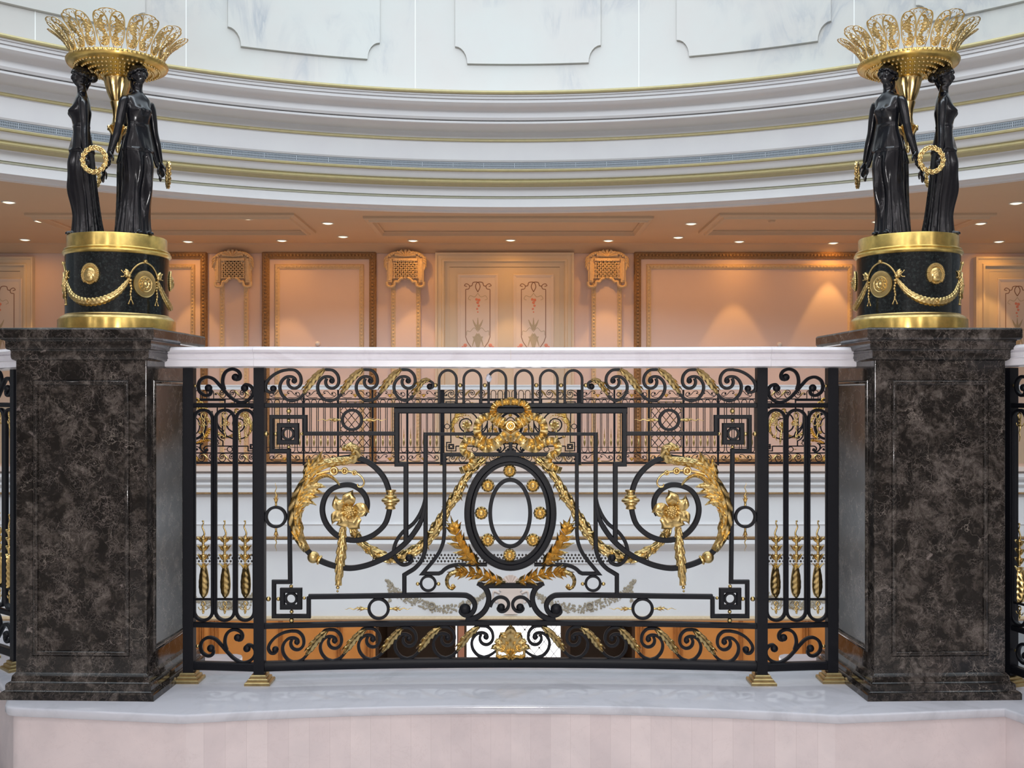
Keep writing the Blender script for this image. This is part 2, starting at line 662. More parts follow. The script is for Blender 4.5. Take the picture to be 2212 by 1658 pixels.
def gilt_leaf(pts, w=8.5):
    m = M()
    prof = lambda t: w * (0.35 + .65 * min(1, t * 3.2)) * (1 if t < .8 else max(.3, 1 - (t - .8) * 2.6))
    frond(m, pts, prof, .006, P, .008, 6, serr=.2, ns=5, vein=.0014, rib=.5)
    for k in (.32, .55):                                   # loose leaf tips
        i = int(k * (len(pts) - 1))
        a, b = pts[i], pts[min(i + 1, len(pts) - 1)]
        dx, dy = b[0] - a[0], b[1] - a[1]
        l = math.hypot(dx, dy)
        dx, dy = dx / l, dy / l
        frond(m, [(a[0] + dy * 3, a[1] - dx * 3), (a[0] + dy * 7 - dx * 5, a[1] - dx * 7 - dy * 5), (a[0] + dy * 8 - dx * 14, a[1] - dx * 8 - dy * 14)],
              lambda t: 3.2 * (1 - t) + .3, .003, P, .008, 4, nt=2)
    return m

def square_frame(cu, cv):
    m = M()
    sweep(m, [(cu - 18.5, cv - 18), (cu + 18.5, cv - 18), (cu + 18.5, cv + 18), (cu - 18.5, cv + 18)], 10.5, .016, P, 0, True)
    r = M()
    ring(r, cu, cv, 11.6, 11.6, 5.2, .012, P)
    return m, r

def side_panel():
    """the three tall loops between the outer and the inner post (left side), with gilt torches"""
    L = []
    post = M()
    for (uc, zt) in ((409.5, 1.292),):
        pass
    def mkpost(uc):
        m = M()
        Y = dep(uc)
        x = (uc - UC) * Y / F
        w = .0165
        box(m, x - w, x + w, Y - w, Y + w, LEDGE_Z + .03, 1.292)
        f = M()
        for i, (h, z0, z1) in enumerate(((.040, 0, .0105), (.032, .0105, .020), (.025, .020, .030))):
            c = .003
            for (hh, za, zb) in ((h, z0, z1 - c),):
                r0 = [(x - h, Y - h), (x + h, Y - h), (x + h, Y + h), (x - h, Y + h)]
                r1 = [(x - h + c, Y - h + c), (x + h - c, Y - h + c), (x + h - c, Y + h - c), (x - h + c, Y + h - c)]
                loft(f, [[(a, b, LEDGE_Z + z0) for a, b in r0], [(a, b, LEDGE_Z + z1 - c) for a, b in r0], [(a, b, LEDGE_Z + z1) for a, b in r1]])
        return ('post', m, IRON, [('post_foot', f, BRASS, [])])
    L.append(mkpost(409.5))
    L.append(mkpost(561.5))
    for nm, z0, z1 in (('upper_rail', 1.166, 1.181), ('lower_rail', .467, .483), ('bottom_rail', .332, .358)):
        m = M()
        hbar(m, 418, 553, z0, z1, .02 if nm != 'bottom_rail' else .026, 6)
        L.append((nm, m, IRON, []))
    for dv, du, nm in ((0, 0, 'scroll'), (562, 5, 'scroll')):
        o = lambda pts: [(a + du, b + dv) for a, b in pts]
        m = M()
        sweep(m, o([(449, 838), (456, 844), (453, 852), (443, 853.5), (432, 846), (428.5, 834), (433, 821), (446, 814), (461, 818), (474, 831), (486, 845), (500, 859), (517, 868),
                    (532, 866), (543, 857), (547, 845), (542, 834), (532, 830), (526, 834)]), 6.6, DPT, P, 0, sub=5)
        sweep(m, o([(485, 841), (481, 826), (483, 811), (490, 801), (502, 796.8), (514, 801), (519, 810), (517, 818), (510, 820)]), 6.6, DPT, P, 0, sub=5)
        for a, b in ((450.5, 837.5), (528.5, 838), (508.5, 814.5)):
            ball(m, a + du, b + dv, 8.3, P)
        L.append((nm, m, IRON, []))
        L.append(('bead', mball(421.5 + du, 833 + dv, 3.6), GOLD, []))
    for uc, hw in ((439.5, 20), (486, 20.5), (530, 19.5)):
        m = M()
        pts = []
        for i in range(13):
            a = pi + pi * i / 12
            pts.append((uc + hw * cos(a), 905 + 20 * sin(a)))
        for i in range(13):
            a = pi * i / 12
            pts.append((uc + hw * cos(a), 1319 + 20 * sin(a)))
        sweep(m, pts, 6.4, .016, P, 0, True)
        L.append(('picket_loop', m, IRON, []))
        c = M()
        sweep(c, [(uc - hw, 1293.5), (uc + hw, 1293.5)], 4.6, .010, P)
        L.append(('cross_bar', c, IRON, []))
        # torch
        t = M()
        frond(t, [(uc, 1291), (uc, 1282), (uc, 1268), (uc, 1254), (uc, 1238), (uc, 1224), (uc, 1216)],
              lambda s: 1.2 + 10.2 * sin(pi * min(1, (s * 1.0) ** .8)) ** .9 * (1 - .12 * s) if s < .93 else 3.2, .011, P, -.002, 6, vein=.0013, ns=7, nt=6, back=.006)
        for k in (-1, 1):
            frond(t, [(uc + k * 2, 1226), (uc + k * 6.5, 1221), (uc + k * 12, 1215)], lambda s: 2.6 * (1 - s) + .4, .003, P, .004, 4, nt=2)
        for (vb, vt) in ((1214, 1196), (1194, 1177), (1175, 1159)):
            H = vb - vt
            axlathe(t, uc, vb, 0, -1, [(0, 2.2), (H * .15, 3.2), (H * .35, 3.6), (H * .6, 5.2), (H * .85, 7.6), (H * .95, 7.2), (H, 3)], P, .003, 12)
            for k in (-1, 1):
                frond(t, [(uc + k * 3, vb - H * .4), (uc + k * 8, vb - H * .62), (uc + k * 11.5, vt + 1), (uc + k * 13.5, vt + 2)], lambda s: 2.4 * (1 - s) + .5, .003, P, .003, 3, nt=2)
            ball(t, uc, vt - 1, 3.0, P, .003)
        sweep(t, [(uc, 1160), (uc + 2.6, 1152), (uc + .5, 1144), (uc - 2.2, 1137), (uc + .5, 1130), (uc, 1125)], lambda s: 4.6 - 2.2 * s, lambda s: .006 - .003 * s, P, .003, sub=4, sec=SEC_O)
        ball(t, uc - .5, 1125, 2.4, P, .003)
        L.append(('gilt_torch', t, GOLD, []))
        q = M()
        sweep(q, [(uc - 1, 1298), (uc - 4, 1304), (uc + 2, 1311), (uc - 1.5, 1318), (uc, 1325)], 3.0, .004, P, .002, sub=4, sec=SEC_O)
        sweep(q, [(uc + 1, 1298), (uc + 4, 1304), (uc - 2, 1311), (uc + 1.5, 1318), (uc, 1324)], 3.0, .004, P, .002, sub=4, sec=SEC_O)
        for k in (-1, 1):
            sweep(q, [(uc, 1312), (uc + k * 5, 1316), (uc + k * 9, 1314), (uc + k * 10.5, 1310)], 2.0, .003, P, .002, sub=3, sec=SEC_O)
        L.append(('gilt_pendant', q, GOLD, []))
        q = M()
        for k in (-1, 1):
            sweep(q, [(uc, 890), (uc + k * 4.5, 894), (uc + k * 3, 902), (uc - k * 3.2, 908), (uc + k * 3, 915), (uc, 919)], 3.0, .005, P, .002, sub=4, sec=SEC_O)
            sweep(q, [(uc + k * 2, 916), (uc + k * 6, 918.5), (uc + k * 10, 916), (uc + k * 10.5, 911.5)], 2.2, .003, P, .001, sub=3, sec=SEC_O)
        sweep(q, [(uc, 916), (uc + 1.5, 924), (uc - 1, 932), (uc + 1.2, 941), (uc - .8, 951)], lambda s: 4.0 - 2.0 * s, lambda s: .005 - .003 * s, P, .002, sub=4, sec=SEC_O)
        L.append(('gilt_knot', q, GOLD, []))
    return L

def main_half():
    L = []
    A = lambda nm, m, mt, ch=None: L.append((nm, m, mt, ch or []))
    # running wave, upper frieze
    ups = [(634.6, 823), (716, 823), (799.5, 823), (881, 823)]
    for i, (a, b) in enumerate(ups):
        A('wave_scroll', wave_unit(a, b), IRON)
        if i < 3:
            m = wave_diag(a, b, *ups[i + 1])
            A('wave_scroll', m, IRON)
            n = ups[i + 1]
            A('gilt_leaf', gilt_leaf([(a + 22, b + 26), (a + 31, b + 13), (a + 41, b - 1), (a + 52, b - 13), (n[0] - 14, n[1] - 26)]), GOLDD)
    m = M()
    sweep(m, [(623.6, 798), (608, 801), (592, 809), (579, 821), (573.5, 834), (577, 844), (586, 847), (594, 843)], 6.2, DPT, P, 0, sub=5)
    ball(m, 590.5, 839, 7.4, P)
    A('wave_scroll', m, IRON)
    m = M()
    sweep(m, [(877, 866), (889, 858), (898, 846), (907, 831), (917, 823), (928, 822.5), (935.5, 828), (934.5, 836), (928.5, 838.5)], lambda t: 6.2 - 1.0 * t, DPT, P, 0, sub=5)
    ball(m, 928.5, 834.5, 7, P)
    A('wave_scroll', m, IRON)
    A('gilt_leaf', gilt_leaf([(893, 853), (901, 841), (909, 829), (918, 821.5), (930, 821)], 6.5), GOLDD)
    # running wave, lower frieze
    los = [(640.6, 1387), (722, 1384), (804.5, 1381), (883, 1379), (966, 1377.5), (1049, 1376)]
    for i, (a, b) in enumerate(los):
        A('wave_scroll', wave_unit(a, b), IRON)
        if i < 5:
            n = los[i + 1]
            A('wave_scroll', wave_diag(a, b, *n), IRON)
            A('gilt_leaf', gilt_leaf([(a + 22, b + 26), (a + 31, b + 13), (a + 41, b - 1), (a + 52, b - 13), (n[0] - 14, n[1] - 24)]), GOLDD)
    m = M()
    sweep(m, [(629, 1362), (612, 1366), (596, 1375), (584, 1388), (580, 1400), (585, 1409), (593, 1410), (599, 1405)], 6.2, DPT, P, 0, sub=5)
    ball(m, 595, 1402, 7.4, P)
    A('wave_scroll', m, IRON)
    m = M()
    sweep(m, [(1045, 1419), (1057, 1415), (1070, 1406), (1081, 1392)], lambda t: 6.2 - 2.5 * t, DPT, P, 0, sub=5)
    A('wave_scroll', m, IRON)
    # meander bar with its corner frames
    k = M()
    sweep(k, [(857, 936), (660, 936), (660, 900), (587, 900), (587, 973), (624, 973), (627, 1256), (592, 1256), (592, 1330), (667, 1330), (667, 1288)], 8.8, .016, P)
    sweep(k, [(667, 1288), (760, 1287), (850, 1285.5), (930, 1284.5), (995, 1284.5), (1011, 1287), (1022, 1296), (1026, 1308), (1022, 1320), (1013, 1327), (1003, 1326.5), (996, 1320), (1000, 1313)], 10.5, .018, P, 0, sub=5)
    ball(k, 1004.5, 1315, 12.5, P, 0, 16, 10, .8)
    A('meander_bar', k, IRON)
    for cu, cv in ((622.5, 936.5), (629, 1292.3)):
        a, b = square_frame(cu, cv)
        A('square_frame', a, IRON, [('inner_ring', b, IRON, [])])
    for a, b, r in ((624, 887.5, 5.6), (624, 908, 4.2), (596, 936.8, 4.6), (575.2, 936.8, 5.4), (652, 936.5, 3.6), (624, 965, 4.0),
                    (629, 1265.7, 4.2), (601.5, 1293, 4.6), (580, 1293, 5.4), (657.3, 1291, 3.8), (630, 1320.5, 4.4), (630, 1339.3, 5.4)):
        A('bead', mball(a, b, r), GOLD)
    # small rings with flame darts
    for cu, cv, dirs in ((760.5, 906.5, ((-1, 0, 52), (1, 0, 52))), (818, 1314, ((-1, 0, 50), (1, 0, 50))), (596.2, 1116, ((0, -1, 51), (0, 1, 51)))):
        m = M()
        ring(m, cu, cv, 21, 21, 6.2, .014, P)
        ch = []
        for du, dv, ln in dirs:
            ch.append(('flame_dart', dart(cu + du * 23, cv + dv * 23, du, dv, ln), GOLD, []))
        A('ring', m, IRON, ch)
    m = M()
    ring(m, 925, 1259.5, 15.6, 15.6, 5.4, .012, P)
    A('ring', m, IRON, [('bead', mball(902.5, 1260.5, 4.3), GOLD, []), ('bead', mball(947.3, 1260.5, 4.3), GOLD, [])])
    # stepped side bars
    m = M()
    sweep(m, [(857.5, 890), (857.5, 1002), (877, 1002), (877, 1170)], 10.2, .018, P)
    A('stepped_bar', m, IRON)
    m = M()
    sweep(m, [(1103, 937), (919.3, 937)], 7.0, .014, P)
    sweep(m, [(919.3, 933.5), (919.3, 1090)] + catmull([(919.3, 1165), (918.3, 1187), (911, 1209), (897, 1226), (880, 1237)], 5) + [(873.5, 1241), (873.5, 1281)], 9.0, .016, P)
    A('inner_bar', m, IRON)
    m = M()
    sweep(m, [(1103, 982), (960, 982)], 6.8, .014, P)
    sweep(m, [(960, 978.5), (960, 1100)] + catmull([(960, 1148), (957.5, 1170), (950, 1190), (938, 1208), (923, 1226)], 5) + [(913, 1238), (948, 1238)] + catmull([(954, 1235.5), (962, 1228), (975, 1221.5), (996, 1218.8), (1052, 1218.5)], 4), 8.0, .015, P)
    A('inner_bar', m, IRON)
    # big C scroll
    m = M()
    cs = [(678, 1203), (700, 1214), (725, 1222), (756, 1226.5), (790, 1221), (824, 1208), (852, 1192), (880, 1168), (900, 1142), (912, 1118), (918, 1090), (919.5, 1066)]
    sweep(m, cs, lambda t: 11.5 - 8.0 * max(0, t - .75) * 4 * 1.0 if t < .985 else 3.0, .018, P, 0, sub=6)
    sp = [(678, 1203), (655, 1178), (642, 1150), (637, 1118), (641, 1085), (654, 1050), (678, 1018), (712, 997), (748, 988), (780, 991), (806, 1005), (828, 1029), (839.5, 1057), (842.5, 1085), (839, 1112),
          (829, 1135), (806, 1155), (777, 1165.5), (748, 1164), (722, 1151), (703.5, 1128), (696.5, 1102), (701, 1077), (714, 1058.5), (735, 1048.5), (758, 1047), (779, 1058), (791.5, 1076), (793, 1096), (786, 1112)]
    sweep(m, sp, lambda t: 11.2 if t < .55 else 11.2 - 1.2 * (t - .55), .018, P, 0, sub=6)
    sw = [(917.5, 1070), (914, 1092), (907, 1110), (893, 1130), (870, 1149), (856, 1169), (850.5, 1190), (856, 1208), (868, 1218.5), (880, 1218), (889, 1211), (888, 1201)]
    sweep(m, sw, lambda t: min(8.5, 3.0 + 40 * t) - 1.5 * t, .014, P, 0, sub=6)
    ball(m, 883.5, 1204.5, 8.2, P)
    A('c_scroll', m, IRON)
    # collar on the scroll
    m = M()
    axlathe(m, 844.5, 1057.5, -.03, 1, [(0, 8.5), (0, 11), (3, 11.5), (5, 9), (10, 8.6), (13, 12.5), (15, 13.5), (17, 12.5), (18, 15.5), (21, 19.5), (24, 20), (26.5, 17.5), (28, 14), (30.5, 14.5), (32, 12), (36, 9.6), (38.5, 10.5), (40.5, 11.5), (42, 9)], P, 0, 20)
    A('collar', m, GOLD)
    # flower
    m = M()
    fc = (757, 1102)
    pet = ((-100, 43, 19, 0), (-8, 44, 17, .3), (190, 52, 16, -.5), (72, 46, 22, 0), (128, 40, 15, .2), (20, 40, 13, -.2))
    for ang, ln, wd, bend in ((-96, 45, 20, .25), (-15, 42, 19, .35), (12, 40, 13, -.3), (163, 48, 17, -.35), (205, 46, 18, .4), (70, 44, 23, -.15), (118, 42, 20, .3)):
        a = math.radians(ang)
        pts = []
        for i in range(5):
            q = i / 4
            aa = a + bend * q * q
            pts.append((fc[0] + cos(aa) * ln * (.18 + .82 * q), fc[1] + sin(aa) * ln * (.18 + .82 * q)))
        frond(m, pts, lambda t, w=wd: w * (.35 + .9 * sin(pi * min(1, t * .92 + .05)) ** .8) * (1 - .9 * max(0, t - .66) / .34) * .58, .006, P, lambda t: .012 + .014 * sin(pi * t * .9) - .006 * t, 5, vein=.0016, ns=2.4, nt=5, back=.003)
    A('flower', m, GOLD, [])
    m = M()
    ball(m, fc[0], fc[1], 13, P, .020, 16, 10, .8)
    for i in range(22):
        a, r = i * 2.4, 12.5 * sqrt((i + .5) / 22)
        ball(m, fc[0] + r * cos(a), fc[1] + r * sin(a), 2.5, P, .020 + .0152 * sqrt(max(0, 1 - (r / 13.5) ** 2)), 8, 6)
    L[-1][3].append(('flower_centre', m, GOLD, []))
    # hanging rope and pendant
    m = M()
    garland(m, [(741, 1138), (740, 1168), (737.5, 1195), (734.5, 1222), (732.5, 1245), (731, 1263)], lambda t: 7.2 + 4.0 * sin(pi * min(1, t * 1.15)) * (1 if t < .9 else .8), P, .004, 16, 20, 7, 42, .34)
    ball(m, 730, 1268, 4.0, P, .003)
    ball(m, 729.4, 1276, 2.6, P, .003)
    A('leaf_pendant', m, GOLD)
    m = M()
    gp = [(757, 1136), (768, 1160), (784, 1179), (806, 1194), (832, 1206), (856, 1208), (884, 1197), (914, 1177), (936, 1150), (955, 1120), (970, 1092), (986, 1070), (1000, 1042), (1022, 1012), (1046, 990)]
    garland(m, gp, lambda t: 7.0 + 5.2 * sin(pi * min(1, max(0, t))) ** .7 + 1.3 * sin(t * 34), P, -.022, 16, 24, 7, 42, .34)
    for i in range(16):
        q = gp[1 + i % 13]
        a = random.uniform(0, 6.28)
        frond(m, [q, (q[0] + 9 * cos(a), q[1] + 9 * sin(a)), (q[0] + 17 * cos(a + .3), q[1] + 17 * sin(a + .3))], lambda t: 3.5 * (1 - t) + .3, .003, P, .0, 4, nt=2)
    A('leaf_garland', m, GOLD)
    # acanthus climbing the scroll
    m = M()
    frond(m, [(664, 1188), (649, 1164), (640, 1135), (638, 1105), (643, 1078), (654, 1050), (671, 1024)], lambda t: 5 + 9 * sin(pi * min(1, t * .8 + .1)), .010, P, .008, 8, vein=.0022, ns=6, rib=.4, nt=5)
    frond(m, [(664, 1030), (682, 1012), (704, 1001), (730, 996), (752, 994)], lambda t: 11 - 2 * t, .010, P, .010, 8, vein=.0025, ns=7, rib=.5, nt=5)
    frond(m, [(744, 994), (760, 992), (769, 983), (769, 971), (760, 964), (748, 966), (741, 970)], lambda t: 8.5 + 4.5 * sin(pi * t) - 4 * t, .009, P, .014, 6, serr=.2, ns=6, vein=.002, nt=5)
    for pts, w in (([(667, 1032), (676, 1010), (688, 990), (698, 973)], 8), ([(660, 1036), (662, 1018), (667, 1000), (668, 984)], 6.5),
                   ([(650, 1068), (668, 1052), (688, 1048), (706, 1051)], 9), ([(646, 1080), (664, 1062), (684, 1060), (700, 1064)], 7.5), ([(643, 1096), (658, 1076), (676, 1072), (692, 1072)], 6.5),
                   ([(641, 1112), (655, 1090), (670, 1083), (685, 1090)], 7), ([(645, 1150), (642, 1130), (650, 1108), (660, 1098)], 6), ([(652, 1170), (640, 1160), (631, 1146)], 4.5), ([(648, 1160), (652, 1140), (650, 1118)], 5)):
        frond(m, pts, lambda t, w=w: w * (.55 + .6 * sin(pi * t)) * (1 - .85 * max(0, t - .6) / .4), .007, P, .011, 6, serr=.22, ns=4, vein=.0018, nt=4)
    frond(m, [(672, 1046), (690, 1030), (708, 1026), (724, 1034), (735, 1047)], lambda t: 6.5 - 4.5 * t, .007, P, .012, 7, vein=.0022, ns=12, nt=4)
    ball(m, 669, 1027, 6.5, P, .014)
    ball(m, 657, 1178, 7, P, .010)
    sweep(m, [(684, 1024), (704, 1018), (723, 1016), (746, 1016), (767, 1020), (780, 1027), (787.5, 1040), (783, 1050), (775, 1050), (773, 1044)], lambda t: 5.4 - 2.0 * t, .006, P, .010, sub=5, sec=SEC_O)
    for a, b, r in ((723, 1016, 10), (746, 1016, 8), (767, 1020, 6.2)):
        ring(m, a, b, r * .72, r * .72, r * .55, .010, P, .012, 18, SEC_O)
        ball(m, a, b, r * .42, P, .014)
    A('acanthus_leaf', m, GOLDD)
    m = M()
    ball(m, 677, 1203, 13.2, P, 0, 20, 12)
    axlathe(m, 687, 1207.5, .9, .42, [(0, 8), (2, 11), (5, 11), (6.5, 8)], P, 0, 16)
    A('ball_knop', m, GOLD)
    # palms beside the oval
    def palm(sp, w, hk=.007):
        q = M()
        frond(q, sp, lambda t: 2.6 - 1.6 * t, .005, P, .010, 6, nt=2)
        pts = catmull(sp, 6)
        n = len(pts)
        for k in (-1, 1):
            for i in range(2, n - 1, 4):
                s = i / n
                p, p2 = pts[i], pts[i + 1]
                dx, dy = p2[0] - p[0], p2[1] - p[1]
                l = math.hypot(dx, dy)
                dx, dy = dx / l, dy / l
                ln = w * (1.15 - .55 * s) * (.75 + .5 * min(1, s * 3)) * (1.0 if (i // 4) % 2 else .8)
                a = [p, (p[0] + (dx * .75 - k * dy * .5) * ln * .5, p[1] + (dy * .75 + k * dx * .5) * ln * .5), (p[0] + (dx * .9 - k * dy * .72) * ln, p[1] + (dy * .9 + k * dx * .72) * ln)]
                frond(q, a, lambda t: w * .17 * (.5 + .8 * sin(pi * t)) * (1 - .8 * max(0, t - .6) / .4), hk * .8, P, .008 + .0015 * ((i // 4) % 2), 4, nt=3, rib=.9)
        e = pts[-1]
        d = (pts[-1][0] - pts[-3][0], pts[-1][1] - pts[-3][1])
        l = math.hypot(*d)
        frond(q, [pts[-3], e, (e[0] + d[0] / l * w * .8, e[1] + d[1] / l * w * .8)], lambda t: w * .25 * (1 - t) + .3, .004, P, .009, 4, nt=2)
        return q
    A('palm_leaf', palm([(1036, 1217), (1020, 1206), (1003, 1190), (990, 1168), (983, 1146), (979, 1132)], 27), GOLDD)
    q = palm([(1092, 1256), (1072, 1252), (1050, 1244), (1026, 1236), (1003, 1234), (985, 1234)], 24)
    frond(q, [(988, 1233), (974, 1238), (966, 1250), (968, 1264), (977, 1270), (984, 1264)], lambda t: 5.5 - 3 * t, .006, P, .010, 6, vein=.0015, ns=8, nt=3)
    ball(q, 979, 1263, 4.2, P, .012)
    A('palm_leaf', q, GOLDD)
    # lyre foot
    m = M()
    sweep(m, [(1103, 1264), (1044, 1264)], 11, .016, P)
    sweep(m, [(1031, 1259), (1042, 1264), (1050, 1272), (1055.5, 1286), (1054.5, 1302), (1047, 1318), (1034, 1330), (1018, 1336), (1006, 1334)], lambda t: 9 if t < .06 else 11.5, .016, P, 0, sub=5)
    sweep(m, [(1059, 1310), (1064, 1299), (1073, 1291), (1083, 1289), (1093, 1293), (1098.5, 1302), (1097, 1312), (1090, 1319), (1081, 1319.5), (1076, 1314), (1081, 1310)], 6.8, .014, P, 0, sub=5)
    ball(m, 1082.5, 1311, 8.6, P)
    A('lyre_scroll', m, IRON)
    # arches of the top frieze
    for uc in (967.3, 1020.5, 1074.3):
        m = M()
        pts = [(uc - 18.8, 872)] + [(uc - 18.8 * cos(pi * i / 14), 820 - 20.5 * sin(pi * i / 14)) for i in range(15)] + [(uc + 18.8, 872)]
        sweep(m, pts, 5.6, .013, P)
        A('arch_bar', m, IRON)
    for uc in (940.6, 994, 1047.5):
        A('bead', mball(uc, 831.7, 4.9), GOLD)
    # ribbon bow, one side
    m = M()
    def rib(pts, w, nr, b=.012, sub=7):
        wf = w if callable(w) else (lambda t: w)
        frond(m, pts, wf, .003, P, b, sub, nt=4, rib=0, back=.004, ripple=.0075, nr=nr)
    rib([(1103, 867), (1086, 868.5), (1072, 873), (1066, 882), (1067, 891), (1073, 897)], 7.5, 4.5, .016)
    rib([(1090, 916), (1077, 905), (1062, 899), (1045, 902), (1033, 914), (1031, 930), (1037, 944), (1047, 950)], 8.2, 5.5, .014)
    rib([(1092, 924), (1080, 917), (1068, 909), (1060, 896)], lambda t: 5.5 + 2 * t, 2.5, .020)
    rib([(1097, 928), (1086, 940), (1072, 951), (1056, 955), (1042, 950)], lambda t: 6.5 + 2 * t, 3.5, .018)
    rib([(1096, 932), (1084, 948), (1068, 963), (1050, 968), (1037, 960), (1024, 953), (1010, 952), (1001, 963), (1004, 976), (1016, 983), (1022, 995), (1016, 1006), (1004, 1012), (994, 1016)], lambda t: 8.6 - 1.2 * t, 8.5, .016)
    A('ribbon_bow', m, GOLDD)
    return L

def main_centre():
    L = []
    A = lambda nm, m, mt, ch=None: L.append((nm, m, mt, ch or []))
    m = M()
    hbar(m, 571, 1635, 1.166, 1.181, .02, 40)
    hbar(m, 852, 1354, 1.147, 1.166, .018, 24)
    A('upper_rail', m, IRON)
    m = M()
    hbar(m, 571, 1635, .466, .483, .02, 40)
    A('lower_rail', m, IRON)
    m = M()
    hbar(m, 553, 1653, .332, .362, .026, 44)
    A('bottom_rail', m, IRON)
    m = M()
    ring(m, 1102.5, 1107.6, 92.5, 117, 14, .030, P, 0, 72)
    ring(m, 1102.5, 1107.6, 81.5, 107, 8, .022, P, 0, 72)
    ring(m, 1102.5, 1107.6, 97.0, 121.5, 5, .036, P, 0, 72, SEC_O)
    o = M()
    ring(o, 1102, 1107.5, 43.2, 72, 8.4, .014, P, 0, 60)
    ros = []
    for a, b in ((1101, 1016), (1054, 1048), (1151, 1048), (1040, 1107), (1166.5, 1107), (1054, 1165), (1151, 1165), (1101, 1198)):
        q = M()
        rg = []
        n = 72
        for (r, zz) in ((14, -.006), (14, .001), (12.2, .007), (9, .0085), (6.5, .0060), (5, .008), (3.6, .0095), (2.2, .0085), (.8, .012)):
            rg.append([P(a + r * (1 + (.035 * cos(12 * 2 * pi * i / n) if r > 6 else 0)) * cos(2 * pi * i / n), b + r * (1 + (.035 * cos(12 * 2 * pi * i / n) if r > 6 else 0)) * sin(2 * pi * i / n),
                         .010 + zz + (.0028 * cos(12 * 2 * pi * i / n) if 7 < r < 13 else 0)) for i in range(n)])
        loft(q, rg)
        ros.append(('rosette', q, GOLD, []))
    A('oval_medallion', m, IRON, [('inner_oval', o, IRON, [])] + ros)
    m = M()
    axlathe(m, 1103, 920, 0, 1, [(0, 0), (0, 1), (.1, 1)], P)
    m = M()
    rg = []
    for (r, zz) in ((12, 0), (12, .012), (10.5, .016), (8.8, .012), (7.5, .012), (6.2, .016), (4.5, .015), (3.4, .019), (1.2, .022)):
        rg.append([P(1103 + r * cos(2 * pi * i / 32), 919 + r * sin(2 * pi * i / 32), .012 + zz) for i in range(32)])
    loft(m, rg)
    A('bow_boss', m, GOLDD)
    m = M()
    frond(m, [(1103, 928), (1103, 940), (1103, 954)], lambda t: 5.5 + 1.2 * t, .005, P, .016, 4, nt=4, vein=.001, ns=0.5)
    A('ribbon_tail', m, GOLDD)
    m = M()
    sweep(m, [(1103, 930), (1103, 984)], 8, .014, P)
    sweep(m, [(1091, 976), (1115, 976)], 10, .014, P)
    A('centre_bar', m, IRON)
    # palmette
    m = M()
    c = (1103, 1412)
    for ang, ln, w in ((-90, 66, 12), (-66, 55, 10.5), (-114, 55, 10.5), (-42, 47, 9.5), (-138, 47, 9.5), (-22, 46, 7.5), (-158, 46, 7.5)):
        a = math.radians(ang)
        kx = 1 if cos(a) > .01 else (-1 if cos(a) < -.01 else 0)
        pts = [(c[0] + kx * 1.5, c[1] - 3), (c[0] + cos(a) * ln * .45 - kx * 1, c[1] + sin(a) * ln * .5 - 5 * abs(cos(a))), (c[0] + cos(a) * ln * .8, c[1] + sin(a) * ln * .82 - 3 * abs(cos(a))), (c[0] + cos(a) * ln * 1.0, c[1] + sin(a) * ln + 4 * abs(cos(a)))]
        frond(m, pts, lambda t, w=w: w * (.35 + .85 * sin(pi * min(1, t * .9 + .05))) * (1 - .8 * max(0, t - .7) / .3), .009, P, .012 + .004 * (1 - abs(cos(a))), 6, serr=.25, ns=4, vein=.0018, nt=5)
    for k in (-1, 1):
        sweep(m, [(c[0] + k * 3, c[1] + 2), (c[0] + k * 10, c[1] - 8), (c[0] + k * 20, c[1] - 14), (c[0] + k * 29, c[1] - 8), (c[0] + k * 27, c[1] + 1), (c[0] + k * 19, c[1] + 1)], lambda t: 8 - 3.5 * t, .010, P, .012, sub=5, sec=SEC_O)
        frond(m, [(c[0] + k * 2, c[1] + 8), (c[0] + k * 12, c[1] + 4), (c[0] + k * 24, c[1] + 6), (c[0] + k * 32, c[1] + 1)], lambda t: 5 - 3 * t, .006, P, .012, 5, nt=3)
    frond(m, [(c[0], c[1] - 12), (c[0], c[1] - 2), (c[0], c[1] + 9)], lambda t: 6 - 4 * t, .008, P, .020, 4, nt=3)
    A('palmette', m, GOLDD)
    return L

def emit(L, root, origin):
    out = []
    for nm, m, mt, ch in L:
        o = mk(nm, m, mt, root, origin, ang=42)
        out.append(o)
        for cn, cm, cmt, _ in ch:
            mk(cn, cm, cmt, o, origin, ang=42)
    return out

def mirrored(L):
    return [(n, m.mirror(), mt, mirrored(ch)) for n, m, mt, ch in L]

SIDE_L = side_panel()
HALF_L = main_half()
CENTRE = main_centre()
MAIN_O = (0.0, 3.35, LEDGE_Z)
near = empty('balustrade', MAIN_O)
tag(near, 'large black wrought iron balustrade panel with gilded oval medallion, between the two marble pillars', 'balustrade')
for lst in (SIDE_L, mirrored(SIDE_L)):
    emit(lst, near, MAIN_O)
MAIN_OBJS = []
for lst in (HALF_L, mirrored(HALF_L), CENTRE):
    MAIN_OBJS += emit(lst, near, MAIN_O)

# neighbouring bays that turn away beyond each pillar
def side_bay(lst, ucen, loc, rz, label):
    Y = dep(ucen)
    org = ((ucen - UC) * Y / F, Y, LEDGE_Z)
    r = empty('balustrade', loc, rz)
    emit(lst, r, org)
    return tag(r, label, 'balustrade')
side_bay(mirrored(SIDE_L), 2 * UC - 409.5, (-1.645, 3.47, LEDGE_Z), math.radians(-45), 'short wrought iron balustrade cut off by the left edge, beyond the left marble pillar')
side_bay(SIDE_L, 409.5, (1.578, 3.29, LEDGE_Z), math.radians(-72), 'short wrought iron balustrade cut off by the right edge, beyond the right marble pillar')
